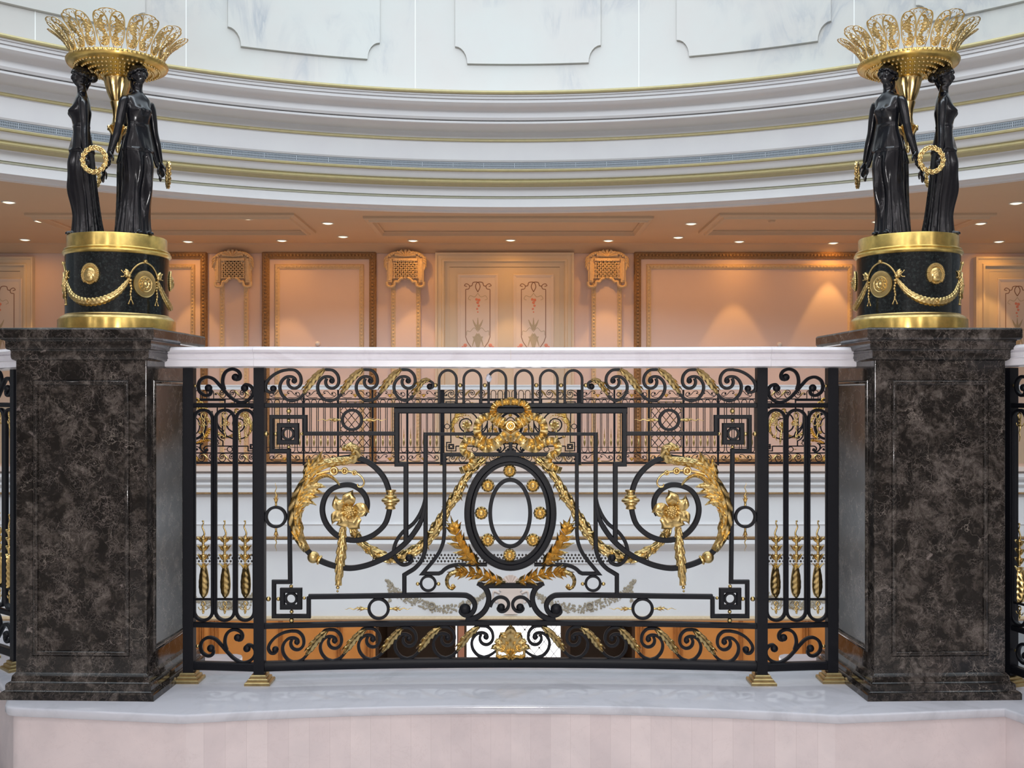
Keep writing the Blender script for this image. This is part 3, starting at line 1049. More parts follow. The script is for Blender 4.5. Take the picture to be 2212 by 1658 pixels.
# ------------------------------------------------------------------ near marble: handrails, ledge, plinth, pillars
COPE_P = [(-.062, 1.2934), (.045, 1.2934), (.055, 1.296), (.055, 1.315), (.058, 1.3185), (.052, 1.3215), (.056, 1.328), (.058, 1.3335), (.052, 1.3365), (.062, 1.341), (.066, 1.347), (.062, 1.354), (.055, 1.357),
          (-.055, 1.357), (-.064, 1.350), (-.064, 1.300)]

def near_line(u):
    Y = dep(u)
    return ((u - UC) * Y / F, Y)

rail = empty('handrail', (0, 3.35, 1.292))
tag(rail, 'pale pink marble handrail capping the balustrade between the two dark pillars', 'handrail')
cuts = [364, 557, 1103, 1655, 2206 - 364]
full, marks = [], []
for i in range(4):
    a, b = cuts[i], cuts[i + 1]
    n = 6 if i in (0, 3) else 22
    marks.append(len(full))
    full += [near_line(a + (b - a) * k / n) for k in range(n)]
marks.append(len(full))
full.append(near_line(cuts[4]))
ffr = frames(full, False)
for i in range(4):
    rings = []
    for j in range(marks[i], marks[i + 1] + 1):
        (nx, ny), (tx, ty) = ffr[j]
        e = .0003 if j == marks[i] else (-.0003 if j == marks[i + 1] else 0)
        rings.append([(full[j][0] - nx * o + e, full[j][1] - ny * o, z) for o, z in COPE_P])
    m = M()
    loft(m, rings)
    mk('rail_stone', m, COPE, rail, (0, 3.35, 1.292), ang=30)
for pts, lab in (([(-2.35, 4.18), (-1.50, 3.33)], 'pale marble handrail end at the left edge, behind the left pillar cap'),
                 ([(1.47, 3.45), (1.80, 2.45)], 'pale marble handrail end at the right edge, behind the right pillar cap')):
    m = M()
    path_profile(m, pts, COPE_P)
    o = mk('handrail', m, COPE, None, (pts[1][0], pts[1][1], 1.292), ang=30, loc=(pts[1][0], pts[1][1], 1.292))
    tag(o, lab, 'handrail')

def arc_front(off=0.0):
    pts = [(-2.5, 4.5), (-1.62, 3.30), (-1.53, 3.17), (-1.49, 3.07), (-1.472, 3.045), (-1.445, 3.035)]
    n = 28
    for i in range(n + 1):
        x = -.933 + 1.866 * i / n
        pts.append((x, 2.964 + .094 * (1 - (x / .933) ** 2)))
    pts += [(1.437, 3.030), (1.462, 2.955), (1.72, 2.15)]
    return pts

BACK = [(2.15, 2.25), (1.95, 3.0), (1.60, 3.67), (.965, 3.67), (.945, 3.655), (.935, 3.63), (.935, 3.50), (.5, 3.50), (0, 3.50), (-.5, 3.50), (-.935, 3.50), (-.935, 3.63), (-.945, 3.655), (-.965, 3.67), (-1.60, 3.67), (-2.0, 4.1), (-2.8, 4.9)]
front = arc_front()
fr_ = frames(front, False)
def shifted(d):
    return [(p[0] - f[0][0] * -d, p[1] - f[0][1] * -d) for p, f in zip(front, fr_)]
m = M()
rings = []
for d, z in ((.0035, LEDGE_Z - .026), (0.0, LEDGE_Z - .021), (0.0, LEDGE_Z - .006), (.002, LEDGE_Z - .002), (.006, LEDGE_Z)):
    rings.append([(p[0], p[1], z) for p in shifted(d)] + [(p[0], p[1], z) for p in BACK])
loft(m, rings)
struct(mk('trim_1', m, LEDGE, ang=50))
m = M()
poly_prism(m, shifted(.02) + [(p[0], p[1] - .02) for p in BACK], -.6, LEDGE_Z - .026)
struct(mk('wall_plinth', m, PLINTH, ang=40))
m = M()
box(m, -9, 9, -6.5, 3.3, -.12, 0)
struct(mk('floor', m, FLOORC, smooth=False))
LOBBY = m_noisy('tan_lobby_wall', (.58, .55, .53), (.62, .58, .56), 1.0, .6)
for nm, q in (('wall_lobby_rear', (-9, 9, -6.7, -6.5, 0, 4.1)), ('wall_lobby_left', (-9.2, -9, -6.5, 3.0, 0, 4.1)), ('wall_lobby_right', (9, 9.2, -6.5, 3.0, 0, 4.1)), ('ceiling_lobby', (-9, 9, -6.5, 1.6, 4.0, 4.1))):  # unseen lobby shell, put in to block the sky light
    m = M()
    box(m, *q)
    struct(mk(nm, m, LOBBY, smooth=False))

def panel_block(m, hw, z0, z1, mg_x, mg_t, mg_b, dp=.010, sl=.013):
    """square shaft whose four faces carry a sunk panel with a sloped border"""
    for k in range(4):
        a = k * pi / 2
        def q(x, y, z):
            return (x * cos(a) - y * sin(a), x * sin(a) + y * cos(a), z)
        c = .004
        o = [(-hw + c, z0), (hw - c, z0), (hw - c, z1), (-hw + c, z1)]
        i1 = [(-hw + mg_x, z0 + mg_b), (hw - mg_x, z0 + mg_b), (hw - mg_x, z1 - mg_t), (-hw + mg_x, z1 - mg_t)]
        def ins(d):
            return [(i1[0][0] + d, i1[0][1] + d), (i1[1][0] - d, i1[1][1] + d), (i1[2][0] - d, i1[2][1] - d), (i1[3][0] + d, i1[3][1] - d)]
        lv = [(o, 0), (i1, 0), (ins(.0008), .0018)]
        for j in range(9):                                   # round bead round the sunk panel
            t = pi * j / 8
            lv.append((ins(.0085 - .0075 * cos(t)), .0018 - .0075 * sin(t)))
        lv += [(ins(.0168), .0042), (ins(.020), .0048)]
        vs = []
        for pts, dd in lv:
            vs += [q(x, -hw + dd, z) for x, z in pts]
        fs = []
        for L in range(len(lv) - 1):
            for j in range(4):
                j2 = (j + 1) % 4
                fs.append((L * 4 + j, L * 4 + j2, L * 4 + 4 + j2, L * 4 + 4 + j))
        e = (len(lv) - 1) * 4
        fs.append((e, e + 1, e + 2, e + 3))
        m.add(vs, fs)
        vs, n = [], 5                                        # rounded arris
        for j in range(n):
            t = pi / 2 * j / (n - 1)
            x, y = hw - c + c * sin(t), -hw + c - c * cos(t)
            vs += [q(x, y, z0), q(x, y, z1)]
        m.add(vs, [(2 * j, 2 * j + 2, 2 * j + 3, 2 * j + 1) for j in range(n - 1)])

def sq_profile(m, prof):
    """profile [(half width, z)] turned round a square"""
    rings = []
    for h, z in prof:
        rings.append([(-h, -h, z), (h, -h, z), (h, h, z), (-h, h, z)])
    return loft(m, rings)

def pillar(sx, label):
    r = empty('marble_pillar', (sx * 1.2865, 3.337, LEDGE_Z), math.radians(-2.0 * -sx))
    r.rotation_euler = (0, 0, math.radians(2.0 * sx))
    m = M()
    panel_block(m, .2005, .074, 1.015, .052, .058, .050)
    mk('shaft', m, EMP, r, ang=35)
    m = M()
    sq_profile(m, [(.2335, 0), (.2335, .018), (.2305, .0225), (.224, .0235), (.2215, .026), (.2215, .042), (.2185, .0465), (.2125, .0475), (.210, .050), (.208, .066), (.202, .073), (.2006, .0745)])
    mk('base', m, EMP, r, ang=25)
    m = M()
    sq_profile(m, [(.2006, 1.014), (.208, 1.018), (.2105, 1.024), (.2105, 1.043), (.212, 1.046), (.219, 1.048), (.2215, 1.054), (.2215, 1.072), (.224, 1.0745), (.231, 1.0765), (.2345, 1.082), (.2345, 1.106), (.232, 1.1105), (.228, 1.112)])
    mk('cap', m, EMP, r, ang=25)
    return tag(r, label, 'pillar')
pillar(-1, 'polished dark brown marble pillar with white veins at the left end of the balustrade')
pillar(1, 'polished dark brown marble pillar with white veins at the right end of the balustrade')
# ------------------------------------------------------------------ gilt and bronze candelabra on the pillars
class Cyl:
    """drawing surface wrapped on a cylinder; units are millimetres along the arc and up"""
    g = .001
    def __init__(s, r, a0=0.0):
        s.r, s.a0 = r, a0
    def __call__(s, u, v, b=0.0):
        a = s.a0 + u * .001 / s.r
        return ((s.r + b) * sin(a), -(s.r + b) * cos(a), v * .001)

class Basket:
    """flaring surface of the openwork basket; u in degrees, v from 0 to 100 up the flare"""
    g = .0014
    def __init__(s, a0):
        s.a0 = a0
    def __call__(s, u, v, b=0.0):
        t = v / 100.0
        a = s.a0 + math.radians(u)
        r = .142 + .020 * t + .056 * t * t + b
        return (r * sin(a), -r * cos(a), .868 + .106 * t - .013 * t * t)

FH = .535                                  # height of a figure
def remeshed(m, vox, smooth_it=3):
    me = bpy.data.meshes.new('tmp')
    me.from_pydata(m.v, [], m.f)
    bm = bmesh.new()
    bm.from_mesh(me)
    bmesh.ops.recalc_face_normals(bm, faces=bm.faces)
    bm.to_mesh(me)
    bm.free()
    o = bpy.data.objects.new('tmp', me)
    COL.objects.link(o)
    md = o.modifiers.new('r', 'REMESH')
    md.mode = 'VOXEL'
    md.voxel_size = vox
    ms = o.modifiers.new('s', 'SMOOTH')
    ms.factor = .5
    ms.iterations = smooth_it
    dg = bpy.context.evaluated_depsgraph_get()
    dg.update()
    ev = o.evaluated_get(dg).to_mesh()
    out = M()
    out.v = [tuple(v.co) for v in ev.vertices]
    out.f = [tuple(p.vertices) for p in ev.polygons]
    bpy.data.objects.remove(o)
    return out

def tube3(m, pts, rad, sub=5, n=10, cap=True):
    k = len(pts)
    full = catmull([tuple(p) + (r,) for p, r in zip(pts, rad)], sub)
    rings = []
    up = Vector((0, 1, 0.01))
    for i, q in enumerate(full):
        p = Vector(q[:3])
        a = Vector(full[max(0, i - 1)][:3])
        b = Vector(full[min(len(full) - 1, i + 1)][:3])
        t = (b - a).normalized()
        x = t.cross(up)
        if x.length < 1e-4:
            x = t.cross(Vector((1, 0, 0)))
        x.normalize()
        y = t.cross(x)
        r = q[3]
        if i == 0 or i == len(full) - 1:
            r *= .55
        rings.append([tuple(p + x * (r * cos(2 * pi * j / n)) + y * (r * sin(2 * pi * j / n))) for j in range(n)])
    loft(m, rings)
    return m

def figure_mesh():
    """draped standing woman, facing -y, feet at z = 0, left arm and right arm lowered a little away from the body"""
    H = FH
    m = M()
    # z, cx, cy, a, b, fold depth, peplum twist (fractions of the height)
    lv = [(0.000, -.008, .030, .104, .092, .085), (.012, -.008, .030, .104, .092, .085), (.05, -.007, .030, .099, .087, .085), (.12, -.004, .027, .092, .079, .08), (.20, .000, .023, .088, .073, .07), (.28, .003, .018, .086, .069, .055),
          (.36, .004, .013, .087, .067, .04), (.43, .003, .009, .0905, .066, .03), (.475, .001, .006, .0925, .065, .022), (.49, .001, .005, .0925, .065, .022), (.495, .001, .004, .0965, .070, .035), (.52, 0, .003, .093, .066, .028), (.56, 0, .001, .084, .059, .016),
          (.60, 0, 0, .073, .052, .010), (.635, 0, -.001, .066, .048, .006), (.645, 0, -.001, .0685, .0505, .0), (.655, 0, -.001, .066, .048, .004), (.69, 0, -.003, .070, .053, .010), (.725, 0, -.005, .0755, .060, .010), (.755, 0, -.003, .078, .055, .006),
          (.785, 0, .001, .083, .047, .003), (.808, 0, .003, .079, .041, 0), (.825, 0, .004, .060, .036, 0), (.838, 0, .004, .040, .031, 0), (.85, 0, .003, .0285, .0275, 0), (.868, 0, .001, .0245, .0255, 0), (.89, 0, -.002, .025, .026, 0), (.90, 0, -.003, .02, .02, 0)]
    n = 120
    rings = []
    lv = [q[:3] + (max(.012, q[3]), max(.012, q[4]), max(0, q[5])) for q in catmull(lv, 4)]
    for z, cx, cy, a, b, fo in lv:
        rg = []
        for j in range(n):
            t = 2 * pi * j / n
            fr = sin(t)                                     # +1 at the back, -1 in front (y)
            k = fo * (.75 + .25 * fr)
            w = 1 + k * (.6 * cos(17 * t + 7 * z) + .4 * cos(29 * t + 1.7 + 3 * z))
            x, y = a * w * cos(t), b * w * sin(t)
            # the free leg pushes the knee and thigh forward
            kx = math.exp(-((x - .036) / .032) ** 2) * (1 if y < 0 else 0)
            y -= kx * .036 * math.exp(-((z - .29) / .12) ** 2) + kx * .018 * math.exp(-((z - .42) / .07) ** 2)
            kx2 = math.exp(-((x + .036) / .034) ** 2) * (1 if y < 0 else 0)
            y -= kx2 * .018 * math.exp(-((z - .40) / .10) ** 2)
            if y < 0 and z < .46:                           # gap between the legs
                y += .028 * math.exp(-((x + .002) / .014) ** 2) * math.exp(-((z - .28) / .16) ** 2)
            if .67 < z < .79 and y < 0:                     # bust
                for sx in (-1, 1):
                    y -= .017 * math.exp(-((x - sx * .033) / .022) ** 2) * math.exp(-((z - .728) / .026) ** 2)
            if y < 0 and .50 < z < .64:
                y -= .004 * cos(60 * x + 26 * z)
            if z < .50 and y < 0:
                y -= .005 * math.exp(-((z - .36) / .16) ** 2) * cos(70 * x + 20 * z)
            rg.append(((cx + x) * H, (cy + y) * H, z * H))
        rings.append(rg)
    loft(m, rings)
    # head
    def el(c, r, sc, rot=None, n=20, k=14):
        sphere(m, (c[0] * H, c[1] * H, c[2] * H), r * H, n, k, sc, rot)
    el((0, -.004, .948), .052, (.78, .92, 1.0))
    el((0, -.020, .925), .034, (.86, .82, 1.12))
    el((0, -.032, .905), .012, (1.1, .9, .9))
    el((0, -.051, .934), .0085, (.62, 1.15, 1.75))           # nose
    el((0, -.048, .951), .008, (.7, .7, 1.8))
    for s in (-1, 1):
        el((s * .017, -.0405, .947), .0085, (1.25, .6, .75))  # eyes
        el((s * .017, -.0435, .957), .010, (1.3, .45, .4))    # brows
        el((s * .019, -.037, .930), .012, (1, .8, 1))         # cheeks
        el((s * .041, .004, .938), .011, (.45, .8, 1.3))      # ears
    el((0, -.0465, .917), .0085, (1.35, .6, .42))             # lips
    el((0, -.0455, .912), .0075, (1.1, .6, .45))
    # feet
    for s, y in ((-1, -.062), (1, -.074)):
        el((s * .034 + .002, y + .012, .012), .020, (.8, 1.5, .55))
        for i in range(5):
            el((s * .034 + (i - 2) * .0062, y - .014 + .003 * abs(i - 1.5), .007), .0050, (.9, 1.4, .9))
    # arms and hands
    for s in (-1, 1):
        P0 = [(s * .076, .004, .798), (s * .094, .006, .765), (s * .108, .008, .70), (s * .121, .010, .632), (s * .139, .008, .565), (s * .158, .012, .50), (s * .170, .016, .462)]
        tube3(m, [(p[0] * H, p[1] * H, p[2] * H) for p in P0], [r * H for r in (.026, .0275, .0255, .0215, .0205, .0160, .0130)], 5, 14)
        hx, hy, hz = s * .176, .018, .440
        el((hx, hy, hz), .0195, (.55, .95, 1.45))
        for i, (dy, ln, rr) in enumerate(((-.013, .034, .0058), (-.0045, .040, .0060), (.004, .038, .0058), (.0125, .030, .0052))):
            b0 = (hx + s * .002, hy + dy, hz - .022)
            P1 = [b0, (hx + s * (.007 + .001 * i), hy + dy * 1.15, hz - .022 - ln * .5), (hx + s * .009, hy + dy * 1.2, hz - .022 - ln * .82), (hx + s * .006, hy + dy * 1.2, hz - .022 - ln * 1.08)]
            tube3(m, [(p[0] * H, p[1] * H, p[2] * H) for p in P1], [rr * H, rr * H * .95, rr * H * .85, rr * H * .7], 3, 8)
        P2 = [(hx - s * .004, hy - .014, hz + .008), (hx - s * .002, hy - .030, hz - .008), (hx + s * .002, hy - .036, hz - .026), (hx + s * .004, hy - .036, hz - .038)]
        tube3(m, [(p[0] * H, p[1] * H, p[2] * H) for p in P2], [.0072 * H, .0064 * H, .0058 * H, .0048 * H], 3, 8)
    return remeshed(m, .0021, 2)

def hair_mesh():
    H = FH
    m = M()
    rings = []
    for i in range(15):
        t = i / 14
        th = .06 + t * 1.62
        rg = []
        for j in range(40):
            a = 2 * pi * j / 40
            front = -sin(a)
            lim = th * (1 - .30 * max(0, front))
            r = .0585 * (1 + .05 * cos(22 * a + 9 * t))
            rg.append((r * .84 * sin(lim) * cos(a) * H, (-.002 + r * .98 * sin(lim) * sin(a)) * H, (.950 + r * cos(lim)) * H))
        rings.append(rg)
    loft(m, rings)
    sphere(m, (0, .060 * H, .945 * H), .030 * H, 14, 10, (1, 1.05, .95))
    for s in (-1, 1):
        tube3(m, [(s * .034 * H, -.038 * H, .962 * H), (s * .047 * H, -.010 * H, .952 * H), (s * .042 * H, .026 * H, .944 * H), (s * .014 * H, .052 * H, .944 * H)], [.008 * H, .0115 * H, .0125 * H, .011 * H], 4, 8)
    tube3(m, [(0.045 * H * sin(a), (-.004 - .053 * cos(a)) * H, (.968 - .004 * cos(a)) * H) for a in [i * 2 * pi / 16 for i in range(17)]], [.0042 * H] * 17, 2, 6)
    tube3(m, [(-.010 * H, .046 * H, .925 * H), (-.022 * H, .030 * H, .895 * H), (-.028 * H, .014 * H, .862 * H), (-.036 * H, -.012 * H, .836 * H)], [.012 * H, .011 * H, .010 * H, .007 * H], 4, 8)
    return m

def wreath_mesh():
    m = M()
    R = .037
    for i in range(44):
        a = 2 * pi * i / 44
        for s in (-1, 0, 1):
            rr = R + s * .0042
            c = (rr * cos(a + .05 * s), .003 * cos(i * 2.1 + s), rr * sin(a + .05 * s))
            rot = Matrix.Rotation(-(a + pi / 2 + .5 * s), 3, 'Y')
            sphere(m, c, .0046, 6, 5, (1.5, .7, .62), rot)
    n = 40
    rings = [[((R + .0032 * cos(2 * pi * j / 8)) * cos(2 * pi * i / n), .0032 * sin(2 * pi * j / 8), (R + .0032 * cos(2 * pi * j / 8)) * sin(2 * pi * i / n)) for j in range(8)] for i in range(n)]
    loft(m, rings, True)
    return m

def candel_parts():
    """everything about the axis at (0, 0), standing on z = 0; angles are measured from -y toward +x"""
    L = []
    A = lambda nm, m, mt, ch=None: L.append((nm, m, mt, ch or []))
    m = M()
    lathe(m, [(.191, 0), (.191, .034), (.1895, .037), (.186, .038)], 96)
    A('base_ring', m, GOLDP)
    m = M()
    lathe(m, [(.187, .0375), (.186, .0395), (.182, .044), (.176, .048), (.171, .050), (.1695, .053)], 128, rmod=lambda a, z: 1 + (.004 * cos(84 * a) if .039 < z < .049 else 0))
    A('leaf_moulding', m, GOLD)
    m = M()
    lathe(m, [(.168, .05), (.168, .244)], 96)
    A('drum', m, VERDE)
    m = M()
    lathe(m, [(.169, .238), (.1735, .240), (.1775, .2455), (.1755, .2505), (.170, .252), (.1715, .2545), (.1725, .2565), (.1705, .259), (.1640, .260), (.163, .2625), (.163, .298), (.161, .3005), (.05, .301), (.0, .301)], 96)
    A('top_ring', m, GOLDP)
    DR = .168
    mm = lambda deg: math.radians(deg) * DR * 1000
    for k in range(3):
        c0 = k * 120.0
        S = Cyl(DR, math.radians(c0 + 30))                   # medallion centre
        m = M()
        rg = []
        for (r, zz) in ((41, -.006), (41, .003), (39.5, .0058), (37, .0042), (24.5, .0040), (23, .0068), (21, .0052), (18.5, .0050), (13, .0050), (11.5, .0074), (9, .0056), (6, .0060), (3.8, .0090), (.8, .0108)):
            rg.append([S(r * cos(2 * pi * i / 48), 144 + r * 1.04 * sin(2 * pi * i / 48), zz) for i in range(48)])
        loft(m, rg)
        for i in range(10):
            ball(m, 16 * cos(i * 2 * pi / 10), 144 + 16.6 * sin(i * 2 * pi / 10), 3.4, S, .0050, 8, 6)
        A('medallion', m, GOLD)
        # ribbon arch over the medallion, knots and tails
        m = M()
        sweep(m, [(-52, 168), (-42, 186), (-24, 203), (0, 211), (24, 203), (42, 186), (52, 168)], 5.6, .006, S, .002, sub=6, sec=SEC_O)
        ball(m, 0, 214, 6.2, S, .003)
        for i in range(6):
            ball(m, 4.6 * cos(i), 214 + 4.6 * sin(i), 2.4, S, .006, 6, 5)
        for s in (-1, 1):
            x = s * 52
            for i in range(7):
                y = 158 - i * 9.0
                axlathe(m, x + s * (1.5 * sin(i * 1.6) - 4), y, 0, -1, [(0, 1.6), (2, 4.4 - .25 * i), (6.5, 5.2 - .36 * i), (8.6, 1.6)], S, .002, 8)
            for q in (-1, 1):
                sweep(m, [(x - s * 4, 98), (x - s * 4 + q * 3, 91), (x - s * 4 + q * 7, 82)], 3.2, .003, S, .001, sub=3, sec=SEC_O)
                ball(m, x - s * 4 + q * 7, 81, 3.0, S, .001, 8, 6)
            for i in range(4):
                axlathe(m, x + s * 2, 168, s * .8 * cos(i * .5 - .7), sin(i * .5 - .3), [(0, 4), (7, 7), (15, 5.5), (20, 1.5)], S, .003, 8)
            sweep(m, [(x + s * 3, 172), (x + s * 12, 178), (x + s * 18, 175), (x + s * 25, 182)], 3.0, .004, S, .002, sub=4, sec=SEC_O)
            sweep(m, [(x + s * 5, 170), (x + s * 13, 170), (x + s * 19, 164), (x + s * 26, 163)], 3.0, .004, S, .002, sub=4, sec=SEC_O)
            ball(m, x + s * 25, 182, 2.2, S, .002, 8, 6)
            ball(m, x + s * 26, 163, 2.2, S, .002, 8, 6)
            ball(m, x + s * 1, 166, 6.0, S, .003)
        A('ribbon_knot', m, GOLD)
        T = Cyl(DR, math.radians(c0 - 30))                   # mask and swag centre
        m = M()
        half = mm(60) - 52
        path = [(-half, 160), (-half * .88, 138), (-half * .66, 110), (-half * .34, 90), (0, 84), (half * .34, 90), (half * .66, 110), (half * .88, 138), (half, 160)]
        garland(m, path, lambda t: 5.0 + 9.0 * sin(pi * t) ** .9, T, -.002, 12, 14, 7, 35, .24)
        ring(m, 0, 84, 7, 7, 2.4, .004, T, .0105, 20, SEC_O)
        ball(m, 0, 84, 3.6, T, .010)
        A('swag', m, GOLD)
        m = M()
        cy = 168
        KM = 1.6
        T0 = T
        class TM:
            g = .001 * 1.25
            def __call__(q, u, v, b=0.0):
                return T0(u * KM, cy + (v - cy) * KM, b * 1.4)
        T = TM()
        ball(m, 0, cy, 15.5, T, -.001, 20, 14, .62)
        ball(m, 0, cy - 5, 11.5, T, .0025, 16, 12, .72)
        axlathe(m, 0, cy + 3, 0, -1, [(0, 1.0), (4, 1.8), (8, 2.6), (9.5, 1.2)], T, .0095, 8)
        for s in (-1, 1):
            ball(m, s * 4.8, cy + 1.5, 2.3, T, .0085, 8, 6, .6)
            sweep(m, [(s * 2, cy + 4.5), (s * 5, cy + 6), (s * 8.5, cy + 4)], 1.6, .002, T, .009, sub=3, sec=SEC_O)
            ball(m, s * 6.5, cy - 5, 3.4, T, .007, 8, 6, .6)
        sweep(m, [(-4, cy - 10), (0, cy - 9.2), (4, cy - 10)], 1.9, .002, T, .0095, sub=3, sec=SEC_O)
        for i in range(26):
            a = -.75 + i * (pi + 1.5) / 25
            for r in (14, 17.2):
                ball(m, r * cos(a), cy + r * 1.08 * sin(a) + (1 if sin(a) > 0 else 0), 3.0, T, .003, 8, 6)
        for i in range(9):
            a = pi + .35 + i * (pi - .7) / 8
            ball(m, 13 * cos(a), cy - 3 + 14 * sin(a), 2.6, T, .003, 8, 6)
        A('mask', m, GOLD)
    # central stem and dish
    m = M()
    lathe(m, [(.001, .575), (.006, .580), (.008, .590), (.004, .598), (.009, .606), (.014, .622), (.018, .640), (.022, .655), (.029, .660), (.022, .666), (.018, .672), (.015, .69), (.018, .715), (.024, .735), (.0245, .738), (.022, .741),
              (.026, .752), (.0335, .770), (.039, .790), (.043, .806), (.046, .811), (.045, .816), (.040, .818)], 60, rmod=lambda a, z: 1 + (.05 * cos(12 * a) if .745 < z < .808 else 0))
    for i in range(6):
        a = i * pi / 3
        tube3(m, [(.016 * sin(a), -.016 * cos(a), .635), (.030 * sin(a), -.030 * cos(a), .655), (.036 * sin(a), -.036 * cos(a), .650)], [.006, .006, .004], 3, 8)
    A('stem', m, GOLDD)
    m = M()
    lathe(m, [(.030, .8155), (.052, .8165), (.056, .8185), (.062, .8205), (.066, .8235), (.082, .8265), (.086, .8300), (.102, .8330), (.106, .8365), (.124, .8390), (.129, .8425), (.144, .8445), (.150, .8470), (.157, .8475), (.163, .851), (.1655, .857), (.1645, .863), (.160, .867), (.150, .8685), (.03, .867)], 120)
    dish_ch = []
    for rr, zz, cnt, br in ((.0595, .8185, 26, .0042), (.075, .8245, 34, .0046), (.095, .8310, 42, .0048), (.1155, .8370, 50, .0048), (.1375, .8425, 56, .0048)):
        b = M()
        for i in range(cnt):
            a = 2 * pi * (i + .5 * (cnt % 4 == 2)) / cnt
            sphere(b, (rr * sin(a), -rr * cos(a), zz), br, 8, 6, (1, 1, 1.05))
        dish_ch.append(('bead_row', b, GOLDD, []))
    b = M()
    for i in range(72):
        a = 2 * pi * i / 72
        rot = Matrix.Rotation(a + .5, 3, 'Z')
        sphere(b, (.1615 * sin(a), -.1615 * cos(a), .8605), .0068, 8, 6, (1.1, .75, .85), rot)
    dish_ch.append(('leaf_rim', b, GOLD, []))
    A('dish', m, GOLDP, dish_ch)
    # openwork basket: nine units, each a pair of leafy wings and a light arch to the next
    for k in range(11):
        B = Basket(math.radians(k * 360 / 11 + 8))
        m = M()
        for s in (-1, 1):
            o = lambda pts: [(s * a, v) for a, v in pts]
            # lobe outline, stem and foot
            sweep(m, o([(1.5, 50), (2.3, 75), (4.6, 91), (8.4, 97), (12.4, 91), (14.8, 77), (15.7, 60), (15.9, 44), (15.2, 28), (12.6, 12), (9.0, 6), (5.4, 12), (2.4, 26), (1.3, 38)]), 1.5, .0040, B, 0, True, 5, SEC_O)
            sweep(m, o([(1.1, 34), (2.6, 16), (4.6, 0)]), 1.1, .0032, B, 0, sub=4, sec=SEC_O)
            sweep(m, o([(15.9, 34), (14.4, 14), (12.6, 0)]), 1.1, .0032, B, 0, sub=4, sec=SEC_O)
            # pierced leaf that fills the lobe
            frond(m, o([(8.2, 9), (10.4, 20), (11.4, 32), (9.4, 44), (7.2, 54), (7.0, 66), (9.0, 78), (11.2, 86)]), lambda t: 5.0 * (.46 + .62 * abs(sin(pi * (t * 2.0 + .22)))) * (1 - .55 * max(0, t - .7) / .3), .002, B, .0, 7, serr=.42, ns=9, vein=.0014, nt=4, back=.002)
            for pts in ([(8, 84), (6.4, 90), (4.6, 86), (5.6, 80), (7.4, 80)], [(9.6, 90), (11.6, 91), (12.8, 86), (11.4, 82)], [(4.0, 60), (3.0, 68), (4.2, 76), (5.6, 72)], [(12.6, 60), (14.4, 66), (13.4, 73), (11.6, 70)], [(5.8, 36), (3.4, 38), (3.0, 46), (4.8, 48)],
                        [(5.6, 18), (4.0, 24), (4.4, 31), (6.4, 30)], [(12.0, 44), (14.2, 46), (14.2, 53), (12.2, 54)], [(9.0, 68), (12.2, 64), (13.8, 56)], [(10, 10), (12, 14), (13, 20)]):
                sweep(m, o(pts), 1.15, .0032, B, 0, sub=4, sec=SEC_O)
            for q in ((4.6, 70), (13.2, 68), (4.2, 42), (13.2, 50), (5.4, 25)):
                ball(m, s * q[0], q[1], .8, B, 0, 7, 5)
            # light arch to the next pair
            sweep(m, o([(8.6, 96), (10.4, 100), (13.2, 102.5), (16.4, 103.2)]), 1.3, .0036, B, 0, sub=5, sec=SEC_O)
            sweep(m, o([(15.6, 102.5), (13.2, 100), (12.6, 95.5), (14.0, 92), (15.2, 95), (14.2, 97)]), .7, .0022, B, 0, sub=4, sec=SEC_O)
            ball(m, s * 13.4, 90, .9, B, 0, 8, 6)
            ball(m, s * 13.0, 87.5, .65, B, 0, 8, 6)
        A('basket_panel', m, GOLDD)
    return L

FIGM = figure_mesh()
HAIRM = hair_mesh()
WREM = wreath_mesh()
CAND = candel_parts()

def xform(m, fn):
    q = M()
    q.v = [tuple(fn(Vector(p))) for p in m.v]
    q.f = m.f
    return q

def candelabrum(sx, loc, rel, label):
    r = empty('candelabrum', loc)
    flip = sx > 0
    def put(nm, m, mt, par):
        return mk(nm, m.mirror() if flip else m, mt, par, ang=40)
    rot0 = math.radians(rel)
    Rz = Matrix.Rotation(rot0, 3, 'Z')
    for nm, m, mt, ch in CAND:
        o = put(nm, xform(m, lambda p: Rz @ Vector((p[0] * (.97 if nm == 'basket_panel' else .935), p[1] * (.97 if nm == 'basket_panel' else .935), p[2]))), mt, r)
        for cn, cm, cmt, _ in ch:
            put(cn, xform(cm, lambda p: Rz @ Vector((p[0] * .935, p[1] * .935, p[2]))), cmt, o)
    for k, a in enumerate((55, -65, 175)):
        A = Matrix.Rotation(math.radians(a), 3, 'Z')
        off = Vector((0, -.107, .301))
        o = put('figure', xform(FIGM, lambda p: A @ (p + off)), BRONZE, r)
        put('hair', xform(HAIRM, lambda p: A @ (p + off)), BRONZE, o)
        A2 = Matrix.Rotation(math.radians(a - 60), 3, 'Z')
        off2 = Vector((0, -.155, .301 + .218))
        put('wreath', xform(WREM, lambda p: A2 @ (p + off2)), GOLDD, o)
    return tag(r, label, 'candelabrum')
candelabrum(-1, (-1.262, 3.345, 1.407), 21, 'gilt openwork basket on black draped figures, standing on the left marble pillar')
candelabrum(1, (1.276, 3.345, 1.407), 21, 'gilt openwork basket on black draped figures, standing on the right marble pillar')
